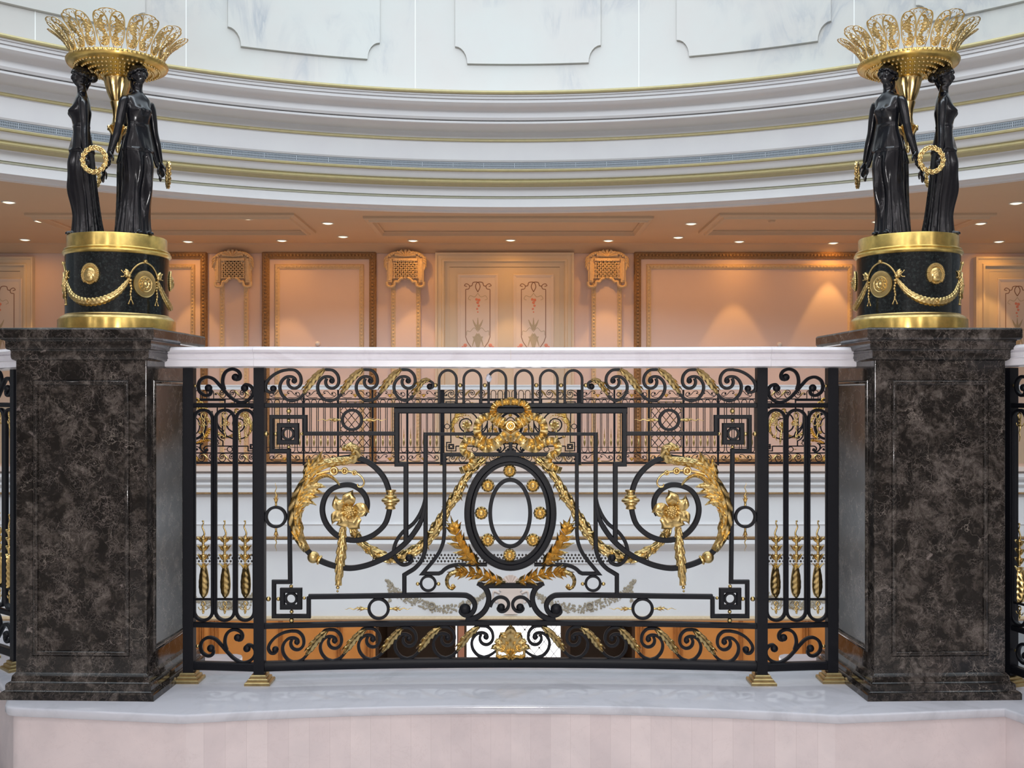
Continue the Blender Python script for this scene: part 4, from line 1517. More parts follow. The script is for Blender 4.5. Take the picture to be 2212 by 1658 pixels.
# ------------------------------------------------------------------ ring cornice and marble drum over the atrium
RC, RR = 4.77, 8.53                        # centre (y) and radius of the ring
A0, A1 = math.radians(72), math.radians(288)
def ringp(prof_vy, m, n=120, a0=math.radians(100), a1=math.radians(260)):
    """profile given as (image row at the middle, y at the middle) turned about the ring axis"""
    prof = [(y - RC, CZ + (VC - v) * y / F) for v, y in prof_vy]
    return lathe(m, prof, n, (0, RC, 0), False, a0, a1)
CORN = [(461, 13.62), (459.5, 13.52), (458, 13.46), (455, 13.45), (452, 13.38), (449.5, 13.36), (449, 13.33), (448.2, 13.30), (447, 13.29), (429, 13.29)]
m = M()
ringp(CORN, m)
struct(mk('trim_2', m, PLASTER, ang=30, recalc=False))
def ringpart(prof, mt, name):
    m = M()
    ringp(prof, m)
    struct(mk(name, m, mt, ang=30, recalc=False))
ringpart([(429, 13.29), (428.5, 13.275), (426.5, 13.262), (424.5, 13.275), (424, 13.26)], m_noisy('pale_gold_paint', (.62, .62, .48), (.66, .66, .52), 14, .5), 'trim_3')
ringpart([(424, 13.26), (423.5, 13.245), (406, 13.225), (404, 13.21)], PLASTER, 'trim_14')
ringpart([(404, 13.21), (400, 13.12), (397, 13.09), (396, 13.06), (393, 13.045), (391.5, 13.05), (390.8, 13.08), (388, 13.095)], GILTLINE, 'trim_15')  # gilt bead; the cove below it is gilt-coloured to stand for its shade
ringpart([(388, 13.095), (386, 13.06), (381, 13.03), (375, 13.01), (371.5, 12.985)], PLASTER, 'trim_4')
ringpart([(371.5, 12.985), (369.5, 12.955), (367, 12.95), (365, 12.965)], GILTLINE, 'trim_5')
ringpart([(365, 12.965), (364, 12.985), (351, 12.985), (350, 12.965), (346, 12.945), (320, 12.91), (308, 12.90), (307, 12.885)], PLASTER, 'trim_6')
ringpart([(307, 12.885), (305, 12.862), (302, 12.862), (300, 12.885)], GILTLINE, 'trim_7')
ringpart([(300, 12.885), (291, 12.88), (286.5, 12.87), (284, 12.84), (280, 12.76), (275, 12.66), (270, 12.58), (267, 12.56), (264, 12.555), (262.8, 12.555), (262.4, 12.60), (260.2, 12.60), (259.8, 12.54), (254, 12.515), (247, 12.51), (242, 12.50), (238, 12.47), (233, 12.40),
          (226, 12.36), (222, 12.335), (216, 12.33), (214.6, 12.335), (214.2, 12.31), (208.5, 12.30), (208, 12.305), (207.6, 12.285), (204, 12.28)], PLASTER, 'trim_8')
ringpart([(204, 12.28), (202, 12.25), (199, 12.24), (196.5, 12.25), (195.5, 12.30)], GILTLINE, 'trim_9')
m = M()
yb = 12.30
zb = CZ + (VC - 196.5) * yb / F
lathe(m, [(yb - RC, zb), (12.46 - RC, zb), (12.46 - RC, 7.5)], 120, (0, RC, 0), False, math.radians(100), math.radians(260))
struct(mk('wall_upper', m, UPPER, ang=30, recalc=False))

# raised marble slabs on the drum, each with notched lower corners
class Drum:
    g = .001
    def __call__(s, a, z, b=0.0):
        r = 12.46 - RC - b
        return (r * sin(a), RC + r * cos(a), z)
DR_ = Drum()
DRR = 12.46 - RC
def draz(u, v):
    k = (u - UC) / F
    A = 1 + k * k
    y = (RC + sqrt(RC * RC - A * (RC * RC - DRR * DRR))) / A
    return atan2(k * y, y - RC), CZ + (VC - v) * y / F
slab_mid = draz(1140, 140)
pitch = draz(1626, 120)[0] - draz(1140, 140)[0]
hwid = (draz(1298, 100)[0] - draz(983, 100)[0]) / 2
zlow = draz(1140, 141)[1]
notch = zlow + .20
ctr = (draz(1298, 100)[0] + draz(983, 100)[0]) / 2
m = M()
for k in range(-3, 4):
    c = ctr + k * pitch
    aw = .145 / DRR
    edge = []
    N = 16
    lo, hi = c - hwid, c + hwid
    outline = [(lo, 7.4), (lo, notch)]
    for i in range(1, 7):
        t = i / 6 * pi / 2
        outline.append((lo + aw * sin(t), notch - .20 * (1 - cos(t))))
    for i in range(1, N):
        outline.append((lo + aw + (hi - lo - 2 * aw) * i / N, zlow))
    for i in range(6, 0, -1):
        t = i / 6 * pi / 2
        outline.append((hi - aw * sin(t), notch - .20 * (1 - cos(t))))
    outline += [(hi, notch), (hi, 7.4)]
    # faces as vertical strips so that the slab follows the curve
    low = sorted(set([(round(a, 6), z) for a, z in outline if z < 7.3]))
    col = {}
    for a, z in low:
        col[a] = min(z, col.get(a, 99))
    cols = sorted(col.items())
    vs, fs = [], []
    for a, z in cols:
        inner = .012 / DRR
        vs += [DR_(a, z, 0), DR_(a, z + .006, .04), DR_(a, 7.4, .04)]
    for i in range(len(cols) - 1):
        q = i * 3
        fs += [(q, q + 3, q + 4, q + 1), (q + 1, q + 4, q + 5, q + 2)]
    e = (len(cols) - 1) * 3
    for q in (0, e):
        a, z = cols[0] if q == 0 else cols[-1]
        vs.append(DR_(a, 7.4, 0))
        fs.append((q, q + 1, q + 2, len(vs) - 1))
    m.add(vs, fs)
struct(mk('trim_10', m, UPPER, ang=25))
m = M()
for u in (76, 402, 897, 1380, 1845):
    a, _ = draz(u, 120)
    da = .004 / DRR
    m.add([DR_(a - da, zb, .001), DR_(a + da, zb, .001), DR_(a + da, 7.4, .001), DR_(a - da, 7.4, .001)], [(0, 1, 2, 3)])
struct(mk('trim_11', m, mat('pale_joint', (.90, .90, .87), .5), recalc=False))

# slot grilles let into the ring frieze
def ring_ang(u, y0):
    r = y0 - RC
    k = (u - UC) / F
    A = 1 + k * k
    y = (RC + sqrt(RC * RC - A * (RC * RC - r * r))) / A
    return atan2(k * y, y - RC)
ORD = ['first', 'second', 'third', 'fourth', 'fifth', 'sixth', 'seventh', 'eighth', 'ninth', 'tenth', 'eleventh', 'twelfth', 'thirteenth', 'fourteenth', 'fifteenth', 'sixteenth', 'seventeenth', 'eighteenth',
       'nineteenth', 'twentieth', 'twenty-first', 'twenty-second', 'twenty-third', 'twenty-fourth', 'twenty-fifth', 'twenty-sixth', 'twenty-seventh', 'twenty-eighth', 'twenty-ninth', 'thirtieth', 'thirty-first', 'thirty-second', 'thirty-third', 'thirty-fourth', 'thirty-fifth', 'thirty-sixth', 'thirty-seventh', 'thirty-eighth']
gr = 12.983 - RC
gz0, gz1 = CZ + (VC - 363) * 12.98 / F, CZ + (VC - 352) * 12.98 / F
gp = ring_ang(912, 12.98) - ring_ang(845, 12.98)
g0 = ring_ang(912, 12.98)
kk = [k for k in range(-30, 31) if abs(g0 + (k + .5) * gp) < math.radians(45)]
def rb(m, a0, a1, z0, z1, b0, b1):
    p = lambda a, z, b: ((gr - b) * sin(a), RC + (gr - b) * cos(a), z)
    m.add([p(a0, z0, b0), p(a1, z0, b0), p(a1, z1, b0), p(a0, z1, b0), p(a0, z0, b1), p(a1, z0, b1), p(a1, z1, b1), p(a0, z1, b1)],
          [(0, 1, 2, 3), (4, 7, 6, 5), (0, 4, 5, 1), (1, 5, 6, 2), (2, 6, 7, 3), (3, 7, 4, 0)])
vis = []
for k in kk:
    a0 = g0 + k * gp + .004 / gr
    a1 = g0 + (k + 1) * gp - .004 / gr
    ac = (a0 + a1) / 2
    loc = (gr * sin(ac), RC + gr * cos(ac), gz0)
    m = M()
    rb(m, a0, a1, gz0, gz1, 0, .006)
    root = mk('vent_grille', m, GRILLED, None, loc, smooth=False, loc=loc)
    f = M()
    n = 22
    for i in range(n + 1):
        a = a0 + (a1 - a0) * i / n
        d = (a1 - a0) / n * .22
        rb(f, a - d, a + d, gz0, gz1, .006, .012)
    for z in (gz0 + .002, (gz0 + gz1) / 2, gz1 - .002):
        rb(f, a0, a1, z - .004, z + .004, .006, .012)
    mk('grille_bars', f, GRILLE, root, loc, smooth=False)
    y = loc[1]
    u = UC + loc[0] * F / y
    vis.append((u, root))
vis.sort(key=lambda t: t[0])
inv = [(u, r) for u, r in vis if -40 < u < 2250]
for i, (u, r) in enumerate(inv):
    tag(r, 'grey slot grille in the white ring frieze, %s grille from the left' % ORD[i], 'vent', 'slot grilles along the ring frieze')
for u, r in vis:
    if 'label' not in r:
        for ch in list(r.children):
            bpy.data.objects.remove(ch)
        bpy.data.objects.remove(r)

# ------------------------------------------------------------------ far gallery: ceiling, back wall, floor
YW = 16.62
CEZ = CZ + 2.42
HC = 2.42
m = M()
n = 90
pts = []
for i in range(n + 1):
    a = math.radians(-86 + 172 * i / n)
    pts.append((8.86 * sin(a), RC + 8.86 * cos(a)))
vs = [(p[0], p[1], CEZ) for p in pts]
out = [(max(-14, min(14, p[0] * 2.4)), 17.4, CEZ) if p[1] > 9 else ((14 if p[0] > 0 else -14), p[1], CEZ) for p in pts]
vs += out
m.add(vs, [(i, i + 1, n + 2 + i, n + 1 + i) for i in range(n)])
struct(mk('ceiling', m, CEILC, recalc=False, smooth=False))
# ceiling trays
m = M()
def tray(x0, x1, y0, y1):
    prof = [(0, 0), (0, .03), (.03, .045), (.06, .045), (.075, .07), (.11, .07), (.125, .03), (.14, .02), (.14, 0)]
    rings = []
    for cx, cy, sx, sy in ((x0, y0, 1, 1), (x1, y0, -1, 1), (x1, y1, -1, -1), (x0, y1, 1, -1)):
        rings.append([(cx + sx * o, cy + sy * o, CEZ - h) for o, h in prof])
    loft(m, rings, True)
tray(-1.98, 1.92, 13.95, 15.32)
tray(-6.4, -2.85, 13.7, 15.25)
tray(2.75, 6.4, 13.7, 15.25)
struct(mk('trim_12', m, CEILC, smooth=False))
m = M()
path_profile(m, [(-13, YW), (13, YW)], [(0, CEZ), (.22, CEZ), (.21, CEZ - .02), (.15, CEZ - .05), (.08, CEZ - .09), (.05, CEZ - .12), (.03, CEZ - .13), (0, CEZ - .13)])
struct(mk('trim_13', m, CEILC, ang=30))  # crown takes the ceiling colour, which paints in warm lamp bounce
m = M()
box(m, -13, 13, YW, YW + .2, 0, CEZ)
struct(mk('wall_back', m, WALLC, smooth=False))
m = M()
box(m, -13, 13, 13.62, YW, -.45, 0)
struct(mk('floor_gallery', m, FLOORC, smooth=False))

def wx(u):
    return (u - UC) * YW / F
def wz(v):
    return CZ + (VC - v) * YW / F

# framed panels on the back wall
def frame(m, x0, x1, z0, z1, w, d, y=YW, beads=False):
    """mitred moulding frame"""
    prof = [(0, 0), (0, d * .6), (w * .2, d), (w * .5, d * .8), (w * .75, d * .55), (w, d * .3), (w, 0)]
    rings = []
    for cx, cz, sx, sz in ((x0, z0, 1, 1), (x1, z0, -1, 1), (x1, z1, -1, -1), (x0, z1, 1, -1)):
        rings.append([(cx + sx * o, y - dd, cz + sz * o) for o, dd in prof])
    loft(m, rings, True)
    if beads:
        L = []
        step = .055
        o = w * .5
        for a, b, c, e in ((x0 + o, z0 + o, x1 - o, z0 + o), (x1 - o, z0 + o, x1 - o, z1 - o), (x1 - o, z1 - o, x0 + o, z1 - o), (x0 + o, z1 - o, x0 + o, z0 + o)):
            k = int(math.hypot(c - a, e - b) / step)
            for i in range(k):
                t = (i + .5) / k
                sphere(m, (a + (c - a) * t, y - d * .8, b + (e - b) * t), w * .24, 6, 4)
tr = 20
for u0, u1 in ((190, 449), (567, 813.5), (1369, 1868)):
    for off, w, d, bd in ((0, .115, .07, True), (.2, .075, .045, True)):
        m = M()
        frame(m, wx(u0) + off, wx(u1) - off, .10 + off * .5, wz(544) - off, w, d, YW, bd)
        struct(mk('trim_%d' % tr, m, FRAMEC if off == 0 else CARVEC, ang=40))
        tr += 1

# pilasters with carved heads
class Wall:
    g = 1.0
    def __init__(s, y):
        s.y = y
    def __call__(s, x, z, b=0.0):
        return (x, s.y - b, z)
YP = YW - .004
def pilaster_at(u0, u1, label):
    x0, x1 = wx(u0), wx(u1)
    xc, hw = (x0 + x1) / 2, (x1 - x0) / 2
    zt = wz(540)
    r = empty('pilaster', (xc, YP, 0))
    tag(r, label, 'pilaster', 'pilasters with carved heads')
    org = (xc, YP, 0)
    m = M()
    box(m, xc - hw * .80, xc + hw * .80, YP - .05, YP, 0, zt - .10)
    mk('shaft', m, WALLC, r, org, smooth=False)
    m = M()
    frame(m, xc - hw * .80, xc + hw * .80, .12, zt - .16, .07, .035, YP - .05, True)
    mk('shaft_moulding', m, CARVEC, r, org)
    m = M()
    b = YP - .05
    box(m, xc - hw * .78, xc + hw * .78, b - .07, b, zt - .47, zt - .10)
    SW = Wall(b - .075)
    for s in (-1, 1):
        box(m, xc + s * hw * .86 - .040, xc + s * hw * .86 + .040, b - .095, b, zt - .53, zt - .15)
        box(m, xc + s * hw * .86 - .016, xc + s * hw * .86 + .016, b - .112, b, zt - .50, zt - .19)
        sweep(m, [(xc + s * x * hw, zt + z) for x, z in ((.10, -.07), (.40, -.06), (.72, -.075), (.95, -.12), (1.02, -.18), (.95, -.22), (.84, -.20), (.86, -.15))], .045, .06, SW, .0, sub=4, sec=SEC_O)
        sweep(m, [(xc + s * x * hw, zt + z) for x, z in ((1.0, -.20), (1.06, -.27), (1.0, -.33), (.92, -.31))], .035, .05, SW, .0, sub=4, sec=SEC_O)
        sweep(m, [(xc + s * x * hw, zt + z) for x, z in ((1.0, -.52), (.98, -.58), (.80, -.60), (.62, -.58), (.56, -.52), (.40, -.52), (.30, -.48), (.12, -.46))], .045, .055, SW, .0, sub=4, sec=SEC_O)
        for i in range(6):
            sphere(m, (xc + s * hw * (.30 + .11 * i), b - .10, zt - .055 - .006 * i * i * .4), .022, 8, 6)
        for i in range(3):
            frond(m, [(xc + s * hw * .95, zt - .14 - .03 * i), (xc + s * hw * 1.08, zt - .15 - .04 * i), (xc + s * hw * 1.16, zt - .20 - .05 * i)], lambda t: .03 * (1 - t) + .004, .02, SW, .02, 4, nt=2, back=.01)
    for i in range(7):
        a = pi * (i + .5) / 7
        frond(m, [(xc, zt - .12), (xc + .11 * cos(a), zt - .12 + .07 * sin(a)), (xc + .17 * cos(a), zt - .12 + .105 * sin(a))], lambda t: .022 * (.6 + .7 * t), .02, SW, .03, 4, nt=2, back=.01)
    box(m, xc - hw * .66, xc + hw * .66, b - .11, b, zt - .19, zt - .15)
    mk('carved_head', m, CARVEC, r, org, ang=50)
    m = M()
    x_0, x_1, z_0, z_1 = xc - hw * .62, xc + hw * .62, zt - .46, zt - .19
    k = 6
    for i in range(-k, k + 1):
        for s in (-1, 1):
            a = xc + i * (x_1 - x_0) / k
            # clip the slanted bar to the box
            h = z_1 - z_0
            pA, pB = [a, z_0], [a + s * h, z_1]
            def cl(p, q):
                if p[0] < x_0 or p[0] > x_1:
                    xx = x_0 if p[0] < x_0 else x_1
                    if abs(q[0] - p[0]) < 1e-9:
                        return None
                    t = (xx - p[0]) / (q[0] - p[0])
                    if t < 0 or t > 1:
                        return None
                    return [xx, p[1] + (q[1] - p[1]) * t]
                return p
            A_, B_ = cl(pA, pB), cl(pB, pA)
            if not A_ or not B_:
                continue
            dx, dz = B_[0] - A_[0], B_[1] - A_[1]
            l = math.hypot(dx, dz)
            if l < .03:
                continue
            nx, nz = -dz / l * .011, dx / l * .011
            rings = []
            for p in (A_, B_):
                rings.append([(p[0] + nx, b - .07, p[1] + nz), (p[0] + nx, b - .092, p[1] + nz), (p[0] - nx, b - .092, p[1] - nz), (p[0] - nx, b - .07, p[1] - nz)])
            loft(m, rings)
    mk('lattice', m, CARVEC, r, org, smooth=False)
pilaster_at(470, 546, 'carved pilaster head with lattice, just right of the left candelabrum')
pilaster_at(838, 917, 'carved pilaster head with lattice, immediately left of the double door')
pilaster_at(1269, 1350, 'carved pilaster head with lattice, immediately right of the double door')

# doors of the back wall
def casing(m, x0, x1, zt, w, d, y=YW):
    prof = [(0, 0), (0, d), (w * .12, d), (w * .2, d * .75), (w * .45, d * .75), (w * .5, d), (w * .62, d), (w * .7, d * .55), (w, d * .45), (w, 0)]
    rings = []
    for cx, cz, sx, sz in ((x0, 0, 1, 0), (x0, zt, 1, -1), (x1, zt, -1, -1), (x1, 0, -1, 0)):
        rings.append([(cx + sx * o, y - dd, cz + sz * o) for o, dd in prof])
    loft(m, rings)


def door_leaf(par, org, x0, x1, zt, motif=True):
    y = YW - .02
    S = Wall(y - .021)
    m = M()
    box(m, x0, x1, y - .02, y + .02, .02, zt)
    leaf = mk('door_leaf', m, DOORC, par, org, smooth=False)
    px0, px1, pt, pb = x0 + .13, x1 - .11, zt - .11, 1.05
    m = M()
    box(m, px0, px1, y - .028, y - .018, pb, pt)
    frame(m, px0, px1, pb, pt, .05, .02, y - .026)
    mk('door_panel', m, DOORP, leaf, org, smooth=False)
    S = Wall(y - .029)
    c = (px0 + px1) / 2
    a, b = px0 + .13, px1 - .13
    t = pt - .24
    bt = wz(735)
    w = .012
    m = M()
    sweep(m, [(a, t), (a, bt + .05), (a + .03, bt - .03), (a + .10, bt - .13)], w, .003, S)
    sweep(m, [(b, t), (b, bt + .05), (b - .03, bt - .03), (b - .10, bt - .13)], w, .003, S)
    for s in (-1, 1):
        e = a if s < 0 else b
        sweep(m, [(e, t), (e - s * .05, t + .01), (e - s * .06, t + .06), (e - s * .01, t + .09), (e + s * .02, t + .06), (e - s * .02, t + .045)], w, .003, S, sub=3)
        sweep(m, [(e - s * .06, t + .05), (e - s * .10, t + .06), (e - s * .12, t + .11), (e - s * .20, t + .11), (e - s * .23, t + .04), (c, t - .04)], w * 1.1, .003, S, sub=3)
    mk('painted_border', m, PAINTL, leaf, org, smooth=False)
    m = M()
    for i, (dx, dz, r) in enumerate(((-.02, -.16, .022), (.02, -.17, .024), (0, -.21, .024), (.015, -.26, .020), (-.01, -.31, .017), (.0, -.36, .012))):
        ball(m, c + dx, t + dz, r, S, 0, 8, 6, .15)
    for s in (-1, 1):
        ball(m, c + s * .20, bt - .08, .03, S, 0, 8, 6, .15)
        ball(m, c + s * .24, bt - .11, .02, S, 0, 8, 6, .15)
    mk('painted_flowers', m, PAINTR, leaf, org, smooth=False)
    m = M()
    for s in (-1, 1):
        sweep(m, [(c, t - .06), (c + s * .05, t - .12), (c + s * .12, t - .10), (c + s * .15, t - .15), (c + s * .11, t - .17)], .008, .002, S, sub=3)
        sweep(m, [(c, bt + .14), (c + s * .06, bt + .20), (c + s * .12, bt + .14), (c + s * .17, bt + .15), (c + s * .18, bt + .08)], .009, .002, S, sub=3)
        frond(m, [(c, bt + .18), (c + s * .05, bt + .26), (c + s * .08, bt + .33)], lambda q: .022 * (1 - q) + .003, .002, S, 0, 3, nt=2, back=.001)
        frond(m, [(c, bt + .10), (c + s * .05, bt + .03), (c + s * .09, bt - .10)], lambda q: .02 * (1 - q) + .004, .002, S, 0, 3, nt=2, back=.001)
    frond(m, [(c, bt + .16), (c, bt + .26), (c, bt + .36)], lambda q: .024 * (1 - q) + .003, .002, S, 0, 3, nt=2, back=.001)
    frond(m, [(c, bt + .06), (c, bt - .02), (c, bt - .16)], lambda q: .075 * (1 - q) + .012, .002, S, 0, 3, nt=2, back=.001)
    mk('painted_urn', m, PAINTG, leaf, org, smooth=False)

def door(n, u0, u1, uo0, uo1, gap, vt, vo):
    m = M()
    x0, x1 = wx(u0), wx(u1)
    org = ((x0 + x1) / 2, YW, 0)
    casing(m, x0, x1, wz(vt), wx(uo0) - x0, .10)
    root = struct(mk('door_%d' % n, m, DOORC, None, org, ang=30, loc=org))
    door_leaf(root, org, wx(uo0), wx(gap), wz(vo))
    door_leaf(root, org, wx(gap), wx(uo1), wz(vo))
door(1, 941, 1239, 971, 1211, 1091, 547, 578)
door(2, -225, 76, -195, 66, -67, 556, 587)
door(3, 2103, 2400, 2134, 2370, 2252, 556, 587)

# ------------------------------------------------------------------ recessed downlights and a detector on the gallery ceiling
back_row = [(54, 517), (406, 521), (609, 519), (741, 510.5), (892, 519), (1103, 518), (1314, 519), (1465, 512), (1597, 521), (1800, 524), (2158, 521)]
front_row = [(19, 436), (87, 477), (307, 474), (535, 471), (708, 481.5), (860, 470), (1100, 470), (1342, 471), (1493, 482.5), (1896, 478), (2118, 482), (2195, 438)]
def beam(en, size, blend, col):
    l = bpy.data.lights.new('downlight_beam', 'SPOT')
    l.energy, l.spot_size, l.spot_blend, l.color, l.shadow_soft_size = en, math.radians(size), blend, col, .03
    return l
LB = [beam(62, 50, .22, (1.0, .52, .14)), beam(17, 172, 1.0, (1.0, .44, .07))]
LF = [beam(6, 100, .8, (1.0, .52, .18))]
tm = M()
lathe(tm, [(.064, -.004), (.080, -.012), (.086, -.007), (.086, 0)], 24)
bm_ = M()
lathe(bm_, [(.0, -.020), (.035, -.017), (.066, -.0065), (.066, -.002), (0, -.002)], 24)
proto = None
def downlight(u, v, label, dat):
    global proto
    Y = HC * F / (VC - v)
    x = (u - UC) * Y / F
    if proto is None:
        r = empty('ceiling_downlight', (x, Y, CEZ))
        mk('trim_ring', tm, SMOKE, r)
        mk('lens', bm_, LAMPM, r)
        proto = r
    else:
        r = copy_tree(proto)
        r.location = (x, Y, CEZ)
        for ch in list(r.children):
            if ch.type == 'LIGHT':
                bpy.data.objects.remove(ch)
    for d in dat:
        lo = bpy.data.objects.new('beam', d)
        lo.location = (0, 0, -.03)
        lo.parent = r
        COL.objects.link(lo)
    tag(r, label, 'downlight', 'glowing ceiling downlights')
for i, (u, v) in enumerate(back_row):
    lab = 'glowing ceiling downlight nearest the back wall, %s from the left' % ORD[i]
    if i == 5:
        lab = 'glowing ceiling downlight nearest the back wall, straight above the double door'
    downlight(u, v, lab, LB)
for i, (u, v) in enumerate(front_row):
    lab = 'glowing ceiling downlight in the front row beside the ring cornice, %s from the left' % ORD[i]
    downlight(u, v, lab, LF)
Y = HC * F / (VC - 473)
r = empty('smoke_detector', ((1667 - UC) * Y / F, Y, CEZ))
m = M()
lathe(m, [(0, -.05), (.03, -.05), (.045, -.04), (.05, -.02), (.065, -.012), (.065, 0)], 20)
mk('detector_body', m, CEILC, r)
tag(r, 'small round detector on the tan ceiling, right of the middle downlights', 'detector')
# small white fittings low on the back wall
for u, v, lab in ((687, 742, 'small white knob on the wall panel left of the double door, just above the handrail'), (1683, 744, 'small white knob on the wall panel right of the double door, just above the handrail')):
    m = M()
    sphere(m, (0, -.03, 0), .04, 12, 8, (1, .8, 1))
    axl = (wx(u), YW, wz(v))
    o = mk('wall_knob', m, SMOKE, None, loc=axl)
    tag(o, lab, 'knob')
# ------------------------------------------------------------------ far balustrade on the opposite gallery
YF = 13.5
SX = 1.10
FPOST = M()
box(FPOST, -.024, .024, -.024, .024, .02, .997)
FFOOT = M()
sq_profile(FFOOT, [(.05, 0), (.05, .012), (.035, .014), (.035, .026), (.026, .03)])
TPOST = M()
box(TPOST, -.011, .011, -.011, .011, .02, .997)
cp = None
for x, lab in ((0.0, 'far balustrade bay with oval medallion, opposite across the atrium behind the big bow'),
               (-4.10, 'far balustrade bay with oval medallion, seen behind the three left loops of the near railing'),
               (4.09, 'far balustrade bay with oval medallion, seen behind the three right loops of the near railing')):
    r = empty('balustrade', (x, YF, LEDGE_Z))
    r.scale = (SX, 1.2, 1.0)
    for ch in MAIN_OBJS:
        copy_tree(ch, r)
    for k in (-1, 1):
        if cp is None:
            o = cp = mk('post', FPOST, IRON, r, loc=(k * .885 / SX, 0, 0), smooth=False)
            mk('post_foot', FFOOT, BRASS, o, smooth=False)
        else:
            copy_tree(cp, r).location = (k * .885 / SX, 0, 0)
    tag(r, lab, 'balustrade')

class Flat:
    g = 1.0
    def __call__(s, x, z, b=0.0):
        return (x, -b, z)
Q = Flat()
zr0, zr1, zu0 = .188, .871, .886            # heights above the ledge of the rails
def far_loop():
    m = M()
    hw = .034
    pts = [(hw * cos(pi + pi * i / 8), .155 + .035 + zr0 - .155 - .035 * 0 - .0 + .035 + -.035 * sin(pi * i / 8)) for i in range(9)]
    pts = [(-hw * cos(pi * i / 8), zr0 + .036 - .036 * sin(pi * i / 8)) for i in range(9)] + [(hw * cos(pi * i / 8), zr1 - .036 + .036 * sin(pi * i / 8)) for i in range(9)]
    return sweep(m, pts, .0085, .016, Q, 0, True)
def far_torch():
    m = M()
    axlathe(m, 0, .262, 0, 1, [(0, .002), (.02, .008), (.05, .0155), (.08, .012), (.105, .005), (.112, .010), (.12, .004), (.135, .011), (.14, .004), (.155, .010), (.16, .004), (.19, .004), (.235, .0015)], Q, .004, 10)
    return m
def far_scroll(w):
    """mirrored pair of curls with a small palmette between them"""
    m = M()
    for s in (-1, 1):
        sweep(m, [(s * x * w, z) for x, z in ((.10, .012), (.30, .010), (.43, .04), (.40, .075), (.33, .078), (.31, .06), (.34, .052))], .008, .012, Q, 0, sub=3)
        sweep(m, [(s * x * w, z) for x, z in ((.40, .030), (.28, .05), (.19, .092), (.10, .094), (.08, .07), (.12, .060))], .008, .012, Q, 0, sub=3)
        ball(m, s * .335 * w, .062, .010, Q, 0, 8, 6)
        ball(m, s * .115 * w, .068, .009, Q, 0, 8, 6)
    return m
def far_palm():
    m = M()
    for a in (-.9, -.45, 0, .45, .9):
        frond(m, [(0, .012), (.026 * sin(a), .045), (.055 * sin(a), .012 + .062 * cos(a))], lambda t: .0055 * (.5 + sin(pi * t)) * (1 - .6 * t), .006, Q, .006, 3, nt=2)
    return m
LOOPM = far_loop()
TORM = far_torch()
SCRM = far_scroll(.45)
PALM_ = far_palm()
def lattice_m():
    m, g = M(), M()
    hw, z0, z1 = .195, .255, .84
    nx, nz = 4, 5
    for i in range(-nz, nx + nz + 1):
        for s in (-1, 1):
            seg = []
            for j in range(nz + 1):
                xx = -hw + (i + s * j) * (2 * hw / nx) if s > 0 else -hw + (i - j) * (2 * hw / nx)
                seg.append((xx, z0 + (z1 - z0) * j / nz))
            seg = [p for p in seg if -hw - 1e-6 <= p[0] <= hw + 1e-6]
            if len(seg) >= 2:
                sweep(m, [seg[0], seg[-1]], .009, .012, Q)
    for j in range(nz + 1):
        for i in range(nx + 1):
            ball(g, -hw + i * 2 * hw / nx, z0 + (z1 - z0) * j / nz, .011, Q, .004, 8, 6)
    for pts in ([(-hw, z0), (hw, z0), (hw, z1), (-hw, z1)],):
        sweep(m, pts, .010, .014, Q, 0, True)
    sweep(m, [(-hw * .6, z0), (-hw * .6, z0 - .05), (hw * .6, z0 - .05), (hw * .6, z0)], .010, .012, Q)
    sweep(m, [(-hw * .6, z1), (-hw * .6, z1 + .04), (hw * .6, z1 + .04), (hw * .6, z1)], .010, .012, Q)
    return m, g
LATM, LATG = lattice_m()
def fxu(u):
    return (u - UC) * YF / F
def bars_bay(us, kinds, label):
    x0, x1 = fxu(us[0]), fxu(us[-1])
    xc = (x0 + x1) / 2
    r = empty('balustrade', (xc, YF, LEDGE_Z))
    tag(r, label, 'balustrade')
    for nm, z0, z1 in (('upper_rail', .871, .886), ('lower_rail', .172, .188), ('bottom_rail', .037, .063)):
        m = M()
        box(m, x0 - xc, x1 - xc, -.01, .01, z0, z1)
        mk(nm, m, IRON, r, smooth=False)
    m = M()
    box(m, x0 - xc, x1 - xc, -.004, .004, .249, .257)
    mk('cross_rail', m, IRON, r, smooth=False)
    firsts = {}
    def put(key, nm, me, mt, x, z, ang=42):
        if key not in firsts:
            firsts[key] = mk(nm, me, mt, r, ang=ang, loc=(x, 0, z))
        else:
            c = firsts[key].copy()
            COL.objects.link(c)
            c.location = (x, 0, z)
    for i, u in enumerate(us[1:-1] if len(us) > 2 else []):
        put('post', 'post', TPOST, IRON, fxu(u) - xc, 0)
    for i, k in enumerate(kinds):
        a, b = fxu(us[i]) - xc, fxu(us[i + 1]) - xc
        c, w = (a + b) / 2, b - a
        if k == 'd':
            for j in range(5):
                x = a + w * (j + .5) / 5
                put('loop', 'picket_loop', LOOPM, IRON, x, 0)
                put('torch', 'gilt_torch', TORM, GOLD, x, 0)
        else:
            put('lat', 'lattice', LATM, IRON, c, 0)
            put('latg', 'gilt_studs', LATG, GOLD, c, 0)
        put('s', 'scroll', SCRM, IRON, c, .886)
        put('p', 'palmette', PALM_, GOLD, c, .886)
        put('s', 'scroll', SCRM, IRON, c, .063)
        put('p', 'palmette', PALM_, GOLD, c, .063)
bars_bay([574, 656, 730.5, 804.5, 880, 950.5], 'ddldd', 'far run of slim iron bars and a lattice panel, left of the opposite medallion bay')
bars_bay([1255.5, 1327, 1402, 1476, 1551, 1632], 'ddldd', 'far run of slim iron bars and a lattice panel, right of the opposite medallion bay')
m = M()
path_profile(m, [(-7.5, YF), (7.5, YF)], [(a * 1.15, z) for a, z in COPE_P])
